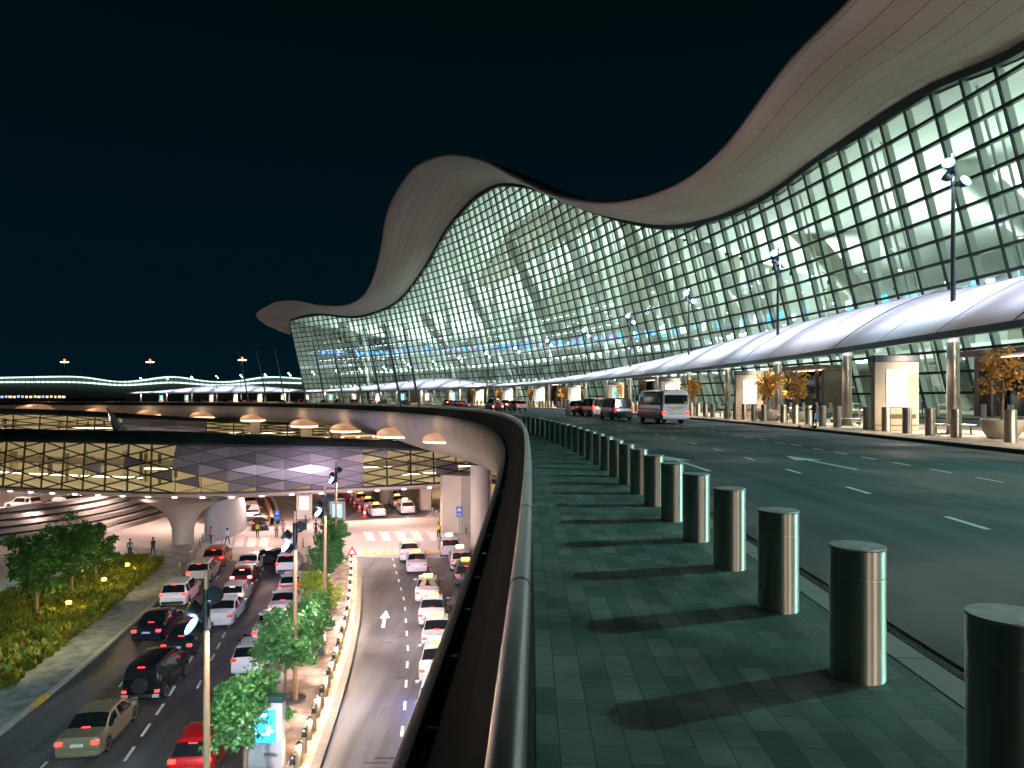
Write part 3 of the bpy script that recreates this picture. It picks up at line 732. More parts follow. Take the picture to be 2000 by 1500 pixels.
# plan curves on the lower level (metres), bending to the left as they recede
KL = bspline([(-18.5,8),(-21.2,20),(-22.6,31.5),(-23.6,39.2),(-25.3,49.6),(-28.0,62),(-30.2,68)], 6)     # left kerb of the drop-off road
KM = bspline([(-7.6,8),(-9.6,20),(-10.6,30),(-12.4,38),(-14.8,51.3),(-18.2,64.5),(-19.6,68)], 6)          # left kerb of the median
KR = bspline([(-6.6,8),(-7.0,20),(-7.7,29),(-8.9,40.2),(-10.8,52),(-14.2,67.3)], 6)                     # right kerb of the median
def strip(name, A, B, z, m, n=1):
    N = 40; PA, PB = Path(A), Path(B); rows = []; uvs = []
    for i in range(N+1):
        a = PA.at(PA.L*i/N, 0, z); b = PB.at(PB.L*i/N, 0, z); rows.append([a, b]); uvs.append([(a.y, a.x), (b.y, b.x)])
    mb = MB(); mb.loft(rows, uvs=uvs, flip=True); o = mb.build(name, m); tag(o, kind='structure'); return o
strip('lower_road', KL, KM, L0+.004, ASPL)
strip('taxi_road', KR, [(9,8),(9,40),(7,55),(-1.5,67)], L0+.004, ASPL)
strip('median_pavement', KM, KR, L0+.13, PAVEL)
SWL = bspline([(-22,8),(-25,20),(-27.3,31.5),(-29.8,42),(-33.2,54.5),(-36.5,66),(-38,72)], 6)               # planting edge
strip('left_sidewalk', SWL, KL, L0+.13, PAVELS)
def kerb(name, P, w=.22, col=KERB, side=1):
    p = Path(P); mb = MB(); mb.loft([[p.at(p.L*i/60, -.02*side, L0), p.at(p.L*i/60, -.02*side, L0+.138), p.at(p.L*i/60, w*side, L0+.138), p.at(p.L*i/60, w*side, L0+.10)] for i in range(61)])
    o = mb.build(name, col); tag(o, kind='structure')
KPALE = mat('kerb_pale', (.36,.34,.31), .7, var=.12, scale=3)
kerb('kerb_left', KL, .25, KPALE, -1); kerb('kerb_median_left', KM, .25, KPALE, 1); kerb('kerb_median_right', KR, .38, mat('kerb_dark', (.12,.115,.11), .7, var=.2, scale=3), -1)
kp = Path(KL); mb = MB()
for s in (27.6,): mb.box(kp.at(s, -.10, L0+.075), (1.3, .30, .15), rz=kp.ang(s))
o = mb.build('yellow_kerb_block', YELP); tag(o, kind='structure')
# raised pedestrian crossing
RX = [low(380,1096), low(640,1100), low(703,1088), low(960,1078), low(985,1015), low(815,1012), low(660,1020), low(560,1030), low(425,1030), low(395,1045)]
mb = MB(); mb.prism([(p.x, p.y) for p in RX], L0-.01, L0+.10)
o = mb.build('raised_crossing', mat('crossing_paving', (.50,.44,.41), .65, var=.10, scale=.3, bump=.1, bscale=30)); tag(o, kind='structure')
# asphalt beyond the crossing
mb = MB(); far = [low(425,1030,.006), low(525,1030,.006), (-33.5,88,L0+.006), (-41,108,L0+.006), (-60,150,L0+.006), (-78,150,L0+.006), (-49,100,L0+.006), (-42,90,L0+.006)]
mb.poly(far); far2 = [low(640,1021,.006), low(828,1011,.006), (-10.5,97,L0+.006), (-22,120,L0+.006), (-52,175,L0+.006), (-75,175,L0+.006), (-40,115,L0+.006), (-28.5,96,L0+.006)]
mb.poly(far2); o = mb.build('far_road', ASPL); tag(o, kind='structure')
# car park ground left behind
mb = MB(); mb.poly([low(0,1012,.004), low(260,1000,.004), low(280,960,.004), (-75,140,L0+.004), (-140,140,L0+.004), (-140,85,L0+.004)]); o = mb.build('car_park', mat('car_park_floor', (.26,.25,.23), .5, var=.15, scale=.3)); tag(o, kind='structure')
# ---------------- paint
mb = MB()
def lane(P, d0, s0, s1, L, gap, w, z=L0+.012):
    p = Path(P) if not isinstance(P, Path) else P; s = s0
    while s < s1:
        a0, a1 = p.at(s, d0-w/2, z), p.at(s, d0+w/2, z); b0, b1 = p.at(s+L, d0-w/2, z), p.at(s+L, d0+w/2, z); mb.poly([a0, a1, b1, b0]); s += L+gap
def pxlane(pts, L, gap, w):
    g_ = [low(*p) for p in pts]; lane([(q.x, q.y) for q in g_], 0, 0, Path([(q.x, q.y) for q in g_]).L, L, gap, w)
pxlane([(243,1487),(330,1360),(395,1250),(430,1185),(465,1120)][::1], 1.25, .95, .13)
pxlane([(60,1520),(212,1370),(290,1265),(345,1225),(400,1160),(440,1108)], 1.3, 3.2, .12)
pxlane([(385,1345),(440,1235),(490,1155),(515,1108)], 1.1, .9, .13)
pxlane([(777,1500),(790,1390),(797,1270),(790,1175),(767,1092)], 1.0, 1.7, .13)
pxlane([(905,1280),(886,1216),(857,1146),(828,1086)], .85, .65, .14)
pxlane([(800,1012),(740,985),(676,953)], 1.0, 1.6, .12); pxlane([(500,1028),(476,1000),(468,968)], .8, .8, .14)
pxlane([(676,1012),(640,985),(615,962)], .8, .8, .12)
c = low(748,1226); ang = PI/2+.12
def q(u, v, z=L0+.012): return (c.x+math.cos(ang)*u-math.sin(ang)*v, c.y+math.sin(ang)*u+math.cos(ang)*v, z)
mb.poly([q(0,-.11), q(0,.11), q(2.0,.11), q(2.0,-.11)][::-1]); mb.poly([q(2.0,-.36), q(3.9,0), q(2.0,.36)])
o = mb.build('lane_paint', WHITEP); tag(o, kind='structure')
mb = MB()
def zebra(px, n, wpx, y0, y1, sk):
    for i in range(n):
        x = px[i]; mb.poly([low(x-wpx/2, y1, .107), low(x+wpx/2, y1, .107), low(x+wpx/2-sk, y0, .107), low(x-wpx/2-sk, y0, .107)])
zebra([726,757,788,819,850], 5, 17, 1040, 1058, 9); zebra([421,442,465,489,513], 5, 17, 1051, 1070, -5)
o = mb.build('zebra_crossing', WHITEP); tag(o, kind='structure')
mb = MB()
def teeth(p0, p1, n, h):
    a, b = low(*p0, .108), low(*p1, .108); d = (b-a)/n; up = Vector((-.16,1,0))*h
    for i in range(n): mb.poly([a+d*(i+.03), a+d*(i+.97), a+d*(i+.5)+up])
    e = Vector((0,-.18,0)); mb.poly([a+e, b+e, b, a])
teeth((704,1086), (915,1078), 12, 1.5); teeth((440,1094), (552,1091), 6, 1.2)
o = mb.build('yellow_ramp_marks', YELP); tag(o, kind='structure')
# drain grate and patch marks on the taxi road
mb = MB()
for (x, y, wd, dp) in ((770,1481,1.6,.16),(560*0+757,1255,.5,.08),(722,1151,1.5,.05),(735,1490,1.0,.1)):
    p = low(x, y, .009); mb.box((p.x, p.y, L0+.007), (wd, dp, .004))
o = mb.build('road_grate', mat('grate_dark', (.02,.02,.022), .6)); tag(o, kind='structure')
# ================================================================ LATTICE BRIDGE
GLASSW = None
LATB = mat('lattice_bar_dark', (.035,.045,.03), .45, .4)
m, n, l = nt('cladding_mauve'); b = n['Principled BSDF']; g_ = n.new('ShaderNodeNewGeometry'); r_ = n.new('ShaderNodeValToRGB'); r_.color_ramp.elements[0].color = (.20,.175,.18,1); r_.color_ramp.elements[1].color = (.46,.40,.41,1)
l.new(g_.outputs['Random Per Island'], r_.inputs['Fac']); l.new(r_.outputs['Color'], b.inputs['Base Color']); b.inputs['Roughness'].default_value = .4; b.inputs['Metallic'].default_value = .35; MAUVE = m
WARMW = mat('bridge_inside_glow', (.66,.58,.42), .6, var=.25, scale=.3, emit=(1.0,.78,.42), es=.20)  # room light put into the inside walls as a glow
m, n, l = nt('bridge_glass'); out = n['Material Output']; n.remove(n['Principled BSDF'])
tr = n.new('ShaderNodeBsdfTransparent'); tr.inputs['Color'].default_value = (.84,.85,.78,1); gl = n.new('ShaderNodeBsdfGlossy'); gl.inputs['Roughness'].default_value = .08; mx = n.new('ShaderNodeMixShader'); mx.inputs['Fac'].default_value = .10
l.new(tr.outputs[0], mx.inputs[1]); l.new(gl.outputs[0], mx.inputs[2]); l.new(mx.outputs[0], out.inputs['Surface']); BGL = m
DL = emat('soffit_downlight', (1.0,.90,.80), 16)
ROOFD = mat('bridge_roof_dark', (.025,.035,.03), .55, .2, var=.25, scale=.4)
SOFP = mat('bridge_soffit_pink', (.52,.42,.37), .6, var=.06, scale=.3)
def bridge(name, label, plan, zbot, ztop_fn, opaque, colw=2.75, rowh=1.25, depth=24, dl=True, bar=.11, sd=3, light=1.0, slots=True):
    root = empty(name, plan.at(plan.L/2, 0, L0), 0, label, 'bridge building')
    ncol = int(plan.L/colw); rnd = random.Random(sd)
    def H(s): return ztop_fn(s)-zbot
    def node(i, j, nr):
        s = i*colw; v = min(1.0, max(0, (j+(.5 if i % 2 else 0))/nr)); h = H(s)*.80
        bulge = 1.1*math.sin(PI*min(1, .18+v*.75))+.35*math.sin(v*2+i*.5)*.2
        return plan.at(s, bulge-1.0, zbot+.1+h*v)         # d>0: towards the viewer
    NR = max(4, int(round(H(plan.L*.4)*.8/rowh)))
    bars = MB(); glz = MB(); cl = MB()
    def tri(a, b, c, op):
        (cl if op else glz).poly([a, b, c])
    for i in range(ncol):
        A = [node(i, j, NR) for j in range(-1, NR+1)]; B = [node(i+1, j, NR) for j in range(-1, NR+1)]
        # clamp ends make triangles at the top and bottom edges
        ia = ib = 0; o_ = i % 2
        seq = sorted([(j+(.5 if i % 2 else 0), 0, k) for k, j in enumerate(range(-1, NR+1))]+[(j+(.5 if (i+1) % 2 else 0), 1, k) for k, j in enumerate(range(-1, NR+1))])
        la = lb = None
        for h, side, k in seq:
            P = A[k] if side == 0 else B[k]
            if la is not None and lb is not None:
                cen = (la+lb+P)/3; u = i*colw+colw/2; vv = (cen.z-zbot)/max(.1, H(u)*.8)
                if (la-P).length > .05 and (lb-P).length > .05:
                    tri(la, lb, P, opaque(u, vv, rnd))
            other = lb if side == 0 else la
            if other is not None: bars.cyl(P, other, bar*(.75 if not opaque(i*colw+colw/2, .6, random.Random(3)) else .30), n=5, cap=False)
            if side == 0: la = P
            else: lb = P
        bars.cyl(A[0], A[-1], bar*(1 if not opaque(i*colw+colw/2, .6, random.Random(3)) else .35), n=5, cap=False)
    rel(glz.build('glazing', BGL), root); rel(cl.build('cladding_panels', MAUVE), root); rel(bars.build('lattice', LATB), root)
    SS = srange(0, plan.L, 1.2)
    mb = MB(); mb.loft([[plan.at(s, .25, zbot+.08+H(s)*.80), plan.at(s, .30, zbot+.2+H(s)*.82), plan.at(s, -.6, zbot+H(s)*.97), plan.at(s, -2.2, zbot+H(s)*1.0), plan.at(s, -7, zbot+H(s)*.97), plan.at(s, -depth, zbot+H(s)*.78)] for s in SS])
    rel(mb.build('roof', ROOFD, smooth=True), root)
    mb = MB(); mb.loft([[plan.at(s, -.72, zbot+.10), plan.at(s, -.55, zbot-.02), plan.at(s, -.62, zbot-.28), plan.at(s, -1.5, zbot-.55), plan.at(s, -5, zbot-.75), plan.at(s, -depth, zbot-.75)] for s in SS])
    rel(mb.build('soffit', SOFP, smooth=True), root)
    # inside: floor, back wall, ceiling, light strips
    mb = MB(); mb.loft([[plan.at(s, -1.2, zbot+.15), plan.at(s, -9, zbot+.15), plan.at(s, -9, zbot+H(s)*.85), plan.at(s, -1.2, zbot+H(s)*.85)] for s in SS]); rel(mb.build('inside_shell', WARMW), root)
    mb = MB(); mb.loft([[plan.at(s, -3.0, zbot+H(s)*.40), plan.at(s, -2.9, zbot+H(s)*.43), plan.at(s, -8.9, zbot+H(s)*.43)] for s in SS]); rel(mb.build('inside_floor', CONC), root)
    mb = MB(); rr = random.Random(sd+5); s = 3
    while s < plan.L-5:
        L_ = rr.uniform(3, 9)
        if rr.random() < .8: mb.box(plan.at(s+L_/2, -3.4, zbot+H(s)*rr.choice([.2,.2,.36])), (L_, .1, .13), rz=plan.ang(s+L_/2))
        s += L_+rr.uniform(.3, 1.5)
    rel(mb.build('light_strip', emat(name+'_strip', (1,.88,.62), 5)), root)
    mb = MB(); rr = random.Random(sd+9)
    for k in range(int(plan.L/2.2)):
        s = rr.uniform(1, plan.L-1); z0 = zbot+.2
        mb.box(plan.at(s, -rr.uniform(3,8), z0+H(s)*.3), (rr.uniform(.08,.8), .12, H(s)*rr.uniform(.3,.6)), rr.choice([0,0,1]), rz=plan.ang(s))
    rel(mb.build('inside_fittings', [mat_once2('fit_pale', (.7,.6,.4)), mat_once2('fit_brown', (.2,.14,.08))]), root)
    if dl:
        s = 1.6
        while s < plan.L-1:
            p = plan.at(s, -1.0, zbot-.42); mb = MB(); mb.lathe([(.02,-.035),(.21,-.03),(.24,.0),(.24,.05)], c=p, n=14); rel(mb.build('downlight', DL, smooth=True), root); s += 3.05
        s = 3.0
        while s < plan.L-2:
            lamp('SPOT', 'bridge_downlight', plan.at(s, -.7, zbot-.6), 1100*light, (1.0,.64,.55), plan.at(s, 3.5, L0), .15, 140, .8)
            lamp('AREA', 'bridge_soffit_light', plan.at(s, -9, zbot-.95), 640*light, (1.0,.68,.57), plan.at(s, -9, L0), 3.0, sy=6); s += 8.0
    return root
P1 = Path(bspline([(-96,96),(-74,85),(-55.6,77.6),(-36,72.4),(-28.5,72.9),(-21.6,75.6),(-12,79.6),(-4.6,83.4),(2,87)], 12))
def zt1(s):
    p = P1.at(s); return interp([-96,-56,-36,-20,-5,2], [-1.5,-1.55,-1.6,-2.35,-3.45,-3.7], p.x)
def op1(u, v, r):
    x = P1.at(u).x; y = P1.at(u).y; px = 1000+1400*x/y
    if px < 335: return r.random() < .06
    if px < 425: return v > .18 and r.random() < (.95 if v > .4 else .6)
    if px < 700: return r.random() < (.97 if v > .12 else .55)
    return r.random() < .10
bridge('lattice_bridge', 'near bridge wrapped in a diamond lattice of lit glass and mauve panels', P1, -7.85, zt1, op1)
P2 = Path(bspline([(-150,128),(-112,124),(-84,122),(-60,124),(-40,130),(-22,140)], 10))
def zt2(s):
    p = P2.at(s); return interp([-150,-112,-84,-60,-40,-22], [.35,.2,.15,-1.2,-2.4,-3.0], p.x)
def op2(u, v, r):
    x = P2.at(u).x; y = P2.at(u).y; px = 1000+1400*x/y
    return 255 < px < 400 and v > .15
bridge('far_lattice_bridge', 'farther lattice bridge building seen just above the dark roof of the near one', P2, -5.0, zt2, op2, colw=4.6, rowh=1.0, depth=16, dl=True, bar=.12, sd=8, light=.5)
# pointed fin on the near bridge roof
r = empty('roof_fin', at(232,842,78), 0, 'pale pointed fin rising from the dark roof of the near lattice bridge', 'fin')
mb = MB(); a, b = at(236,846,79), at(209,797,84); mb.tube([a, a.lerp(b,.5), b], [.62,.42,.06], 8); rel(mb.build('blade', mat_once2('fin_pale', (.5,.46,.42)), smooth=True), r)
for (x_, y_, tx, ty) in ((-88,96,-110,160),(-62,86,-80,150),(-46,80,-60,136),(-30,78,-40,120),(-10,80,-14,88)):
    lamp('SPOT', 'fascia_fill', (x_, y_, -1.6), 12000 if x_ < -50 else 5000, (1.0,.88,.82), (tx, ty, -1.5), .4, 110, 1.0)  # unseen fill added above the bridge roof to brighten the fascia
# ---------------- flared pier carrying the near bridge
pb = low(345,1066); pr = empty('bridge_pier', pb, 0, 'pale flared concrete pier carrying the near lattice bridge beside the zebra crossing', 'pier')
mb = MB(); rows = []
for z, a, b_ in [(0,1.05,1.0),(.8,1.05,1.0),(1.6,1.1,1.0),(2.4,1.35,1.1),(3.1,1.8,1.3),(3.7,2.5,1.7),(4.15,3.3,2.2),(4.45,4.2,2.8),(4.62,5.2,3.4)]:
    rows.append([(pb.x+a*math.cos(t), pb.y+1.4+b_*math.sin(t), L0+z) for t in [2*PI*k/36 for k in range(36)]])
mb.loft(rows, close=True, flip=True); rel(mb.build('shaft', mat('pier_concrete', (.56,.46,.38), .65, var=.06, scale=.5), smooth=True), pr)
# ---------------- concrete columns carrying the deck, each with a lit mushroom cap
colm = mat('deck_column_concrete', (.56,.48,.40), .65, var=.07, scale=.5)
CAPM = mat('column_cap_warm', (.62,.48,.34), .55, var=.06, scale=.5)
cf = empty('deck_column', label='x', cat='column', group='round concrete columns under the edge of the deck')
MB().lathe([(.95,0),(.95,8.1),(1.0,8.4)], n=28).build('shaft', colm, cf, smooth=True)
MB().lathe([(1.02,8.38),(1.25,8.42),(1.25,8.62),(1.02,8.66)], n=28).build('capital', DARKM, cf, smooth=True)
used_c = {}
o1 = low(937,1076); labs = ['tall concrete deck column at the right, next to the taxi road', 'deck column just behind the right end of the near bridge', 'second deck column along the far curve, under a lit cap', 'third deck column along the far curve, under a lit cap', 'fourth deck column along the far curve, under a lit cap']
cpos = [Vector((o1.x, o1.y+.9, L0))]
for (px, Y) in ((755,102),(655,124),(576,136)): cpos.append(Vector(((px-1000)*Y/1400, Y, L0)))
for i, p in enumerate(cpos): place(cf, used_c, p, 0, [labs[0],labs[2],labs[3],labs[4]][i], scale=(1,1,1.0 if i == 0 else 1.22))
# dome shells under the deck edge, recess light put in as their own glow
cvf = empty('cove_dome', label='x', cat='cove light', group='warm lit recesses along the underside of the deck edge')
DOMEM = mat('dome_shell_glow', (.70,.52,.36), .5, var=.10, scale=.5, emit=(1.0,.50,.25), es=.26)
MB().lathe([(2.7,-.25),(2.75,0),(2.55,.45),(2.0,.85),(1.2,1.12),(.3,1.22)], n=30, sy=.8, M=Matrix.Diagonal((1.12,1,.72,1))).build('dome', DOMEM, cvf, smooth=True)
MB().lathe([(.85,-9),(.85,-.75),(1.15,-.62),(1.15,-.38)], n=22, c=(-1.0,0,0)).build('support', colm, cvf, smooth=True)
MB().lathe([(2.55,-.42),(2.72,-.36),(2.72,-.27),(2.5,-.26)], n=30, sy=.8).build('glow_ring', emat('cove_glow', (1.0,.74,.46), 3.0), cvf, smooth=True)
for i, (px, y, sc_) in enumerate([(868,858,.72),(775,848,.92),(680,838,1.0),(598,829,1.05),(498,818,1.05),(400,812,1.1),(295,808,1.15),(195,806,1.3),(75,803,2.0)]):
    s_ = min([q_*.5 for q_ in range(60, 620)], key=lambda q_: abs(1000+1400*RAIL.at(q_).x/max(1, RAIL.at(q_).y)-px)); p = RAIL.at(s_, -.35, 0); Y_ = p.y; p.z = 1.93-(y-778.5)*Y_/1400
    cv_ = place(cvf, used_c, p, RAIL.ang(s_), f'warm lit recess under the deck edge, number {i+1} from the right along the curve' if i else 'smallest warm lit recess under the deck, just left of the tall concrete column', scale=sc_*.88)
    lamp('POINT', 'cove_fill', RAIL.at(s_, -2.6, p.z+1.6), 90, (1.0,.66,.42), size=.6)  # fill added outside the shell to warm the dome
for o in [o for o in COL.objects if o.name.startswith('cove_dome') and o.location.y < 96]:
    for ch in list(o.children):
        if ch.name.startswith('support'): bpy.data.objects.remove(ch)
# underside wall bays behind the columns so that the space is closed and lit
wl_ = empty('undercroft_wall', (-40,170,L0), 0, 'long pale lit wall closing the space under the deck far behind the bridges', 'wall')
mb = MB(); w_pts = bspline([(4,96,0),(-8,118,0),(-40,160,0),(-80,186,0),(-140,205,0),(-230,212,0)], 8)
mb.loft([[Vector((p.x, p.y, L0)), Vector((p.x, p.y, -3.0))] for p in w_pts])
rel(mb.build('wall_face', mat('undercroft_face', (.60,.48,.34), .7, var=.2, scale=.12)), wl_)
for k in range(2, len(w_pts)-1, 5): lamp('AREA', 'undercroft_light', w_pts[k]+Vector((-2,-10,-4.6)), 1500, (1.0,.74,.46), w_pts[k]+Vector((0,0,-10)), 6, sy=2)
# concrete walls at the right of the crossing
wr = empty('crossing_wall', low(880,1015), 0, 'big smooth pale concrete wall with a rounded end at the right of the crossing', 'wall')
a, b, c_ = low(818,994), low(830,1000), low(925,1075); top = -6.6
mb = MB(); pts = [low(860,1036), low(864,1040), low(900,1043), low(960,1040), low(960,985), low(862,985)]
mb.prism([(p.x, p.y) for p in pts], L0, top); rel(mb.build('near_block', colm), wr)
mb = MB(); pts = [low(818,992), low(822,996), low(842,997), low(845,940), low(818,940)]
mb.prism([(p.x, p.y) for p in pts], L0, top); rel(mb.build('far_block', colm), wr)
# curved ramp walls seen through the arch left of the median
cw = empty('curved_ramp_wall', low(535,1028), 0, 'pair of thin curved walls glowing orange, right of the cars beyond the crossing', 'wall')
for k, (pts, h, mm) in enumerate([([(528,1027),(526,1010),(518,990),(505,972),(490,962)], 1.0, mat('ramp_orange', (.62,.33,.17), .6)), ([(540,1025),(540,1005),(530,985),(517,968),(505,958)], .8, mat('ramp_pale', (.62,.50,.42), .6))]):
    P_ = bspline([(low(*p).x, low(*p).y, 0) for p in pts], 6); mb = MB()
    mb.loft([[Vector((p.x, p.y, L0)), Vector((p.x, p.y, L0+h)), Vector((p.x+.35, p.y+.1, L0+h)), Vector((p.x+.35, p.y+.1, L0))] for p in P_]); rel(mb.build('wall_band', mm), cw)
gw = empty('rounded_wall_end', low(408,1068), 0, 'smooth grey rounded wall end standing between the pier and the far road', 'wall')
mb = MB(); q0 = low(408,1062); mb.lathe([(2.3,0),(2.3,1.2),(2.2,2.8),(1.9,4.2),(1.5,5.0)], c=(q0.x-.2, q0.y+5.0, L0), n=36, sx=.62, sy=2.0); rel(mb.build('wall_skin', mat('wall_blue_grey', (.36,.38,.40), .6), smooth=True), gw)
# stepped metal ramp: flaring rings around a drum, seen from outside
rd = empty('ramp_drum', (-68,88,L0), 0, 'round ramp wrapped in stacked curved bands of brushed metal beyond the small trees', 'ramp')
METB = mat('band_metal', (.25,.245,.24), .45, .9, var=.12, scale=.4, rvar=.05)
for k in range(6):
    r0 = 19.2+k*.95; zt_ = -9.6-k*.60; mb = MB()
    aa = [math.radians(a) for a in range(-150, 32, 3)]
    rows = [[Vector((-68+r_*math.cos(a), 88+r_*math.sin(a), z_)) for r_, z_ in ((r0-.9,zt_+.02),(r0,zt_),(r0+.2,zt_-.40),(r0-.1,zt_-.44))] for a in aa]
    mb.loft(rows); rel(mb.build('metal_band', METB, smooth=True, angle=35), rd)
    mb = MB(); mb.loft([[Vector((-68+r_*math.cos(a), 88+r_*math.sin(a), z_)) for r_, z_ in ((r0-.3,zt_-.38),(r0-.3,zt_-.75))] for a in aa]); rel(mb.build('shadow_gap', DARKM), rd)
for (x, y) in ((40,1062),(175,1040)):
    p = low(x, y); lamp('SPOT', 'ramp_spot', (p.x+3, p.y-14, -5.5), 500, (1.0,.84,.74), (p.x, p.y+6, -11), .2, 90)
# ---------------- low pale sloping path and glass balustrade left of the trees
lp = empty('sloping_path_wall', low(100,1110), 0, 'long low wall with a pinkish lit path on top, behind the small trees', 'wall')
mb = MB(); A = [low(-120,1120), low(0,1085), low(100,1062), low(200,1040), low(235,1028)]; 
mb.loft([[Vector((p.x, p.y, L0)), Vector((p.x, p.y, L0+.9)), Vector((p.x+.2, p.y+3.0, L0+.95))] for p in A]); rel(mb.build('path_face', mat('path_pink', (.50,.42,.37), .6)), lp)
# ================================================================ VEHICLES
PAINTS = {}
def paint(nm, c, metal=.25, rough=.3):
    if nm not in PAINTS: PAINTS[nm] = mat('paint_'+nm, c, rough, metal, coat=.8)
    return PAINTS[nm]
CGLASS = mat('car_glass', (.010,.013,.015), .06, .0, spec=.9)
TYRE = BLACK; RIM = mat('wheel_rim', (.50,.50,.50), .3, .9)
TAILON = mat('tail_light_on', (.5,.01,.01), .3, emit=(1,.05,.035), es=3.2); TAILOFF = mat('tail_light_dim', (.35,.015,.015), .2, emit=(1,.05,.03), es=.9)
BRAKE = mat('brake_light_hot', (.6,.05,.03), .3, emit=(1,.16,.10), es=18); AMBER = emat('indicator_amber', (1,.35,.05), 9)
PLATE = mat('number_plate_white', (.75,.74,.70), .4); PLASTIC = mat('black_plastic', (.02,.02,.022), .5)
TAXIS = mat('taxi_sign_yellow', (.85,.70,.10), .4, emit=(1,.82,.16), es=2.2); TAXIW = mat('taxi_sign_white', (.85,.85,.75), .4, emit=(1,.97,.80), es=2.5)
HEADL = mat('headlight', (.8,.8,.8), .15)
# silhouettes: list of (x from rear 0 to front 1, top height) ; glass zones
KINDS = {
 'sedan': dict(L=4.75, W=1.82, H=1.45, belt=.94, top=[(0,.62),(.012,.86),(.03,.99),(.13,1.03),(.19,1.06),(.33,1.40),(.42,1.45),(.55,1.44),(.60,1.42),(.76,1.00),(.82,.95),(.95,.78),(.985,.66),(1,.45)], rw=(.19,.33), ws=(.60,.76), side=(.225,.72), clear=.20),
 'suv': dict(L=4.6, W=1.88, H=1.70, belt=1.06, top=[(0,.70),(.01,1.02),(.03,1.12),(.105,1.58),(.14,1.67),(.35,1.70),(.52,1.67),(.56,1.65),(.72,1.12),(.78,1.07),(.94,.92),(.985,.75),(1,.5)], rw=(.03,.105), ws=(.56,.72), side=(.10,.68), clear=.26),
 'hatch': dict(L=4.0, W=1.72, H=1.50, belt=.98, top=[(0,.65),(.012,.95),(.035,1.04),(.13,1.42),(.18,1.48),(.40,1.50),(.54,1.47),(.58,1.44),(.76,1.03),(.82,.98),(.95,.80),(.985,.68),(1,.45)], rw=(.035,.13), ws=(.58,.76), side=(.13,.73), clear=.2),
 'boxy': dict(L=4.65, W=1.86, H=1.95, belt=1.22, top=[(0,.8),(.006,1.20),(.012,1.30),(.03,1.86),(.05,1.93),(.30,1.95),(.58,1.93),(.61,1.91),(.67,1.26),(.69,1.20),(.96,1.14),(.985,1.05),(1,.6)], rw=(.012,.03), ws=(.61,.67), side=(.06,.64), clear=.32),
 'van': dict(L=4.9, W=1.85, H=1.98, belt=1.10, top=[(0,.75),(.006,1.08),(.015,1.15),(.045,1.85),(.07,1.94),(.4,1.98),(.70,1.95),(.74,1.90),(.92,1.20),(.945,1.08),(.985,.85),(1,.5)], rw=(.015,.045), ws=(.74,.92), side=(.06,.86), clear=.22),
 'pickup': dict(L=5.2, W=1.88, H=1.80, belt=1.12, top=[(0,.70),(.005,1.05),(.01,1.12),(.34,1.12),(.345,1.13),(.375,1.74),(.40,1.79),(.58,1.80),(.61,1.77),(.70,1.16),(.74,1.12),(.95,1.02),(.985,.85),(1,.55)], rw=(.345,.375), ws=(.61,.70), side=(.375,.68), clear=.32),
}
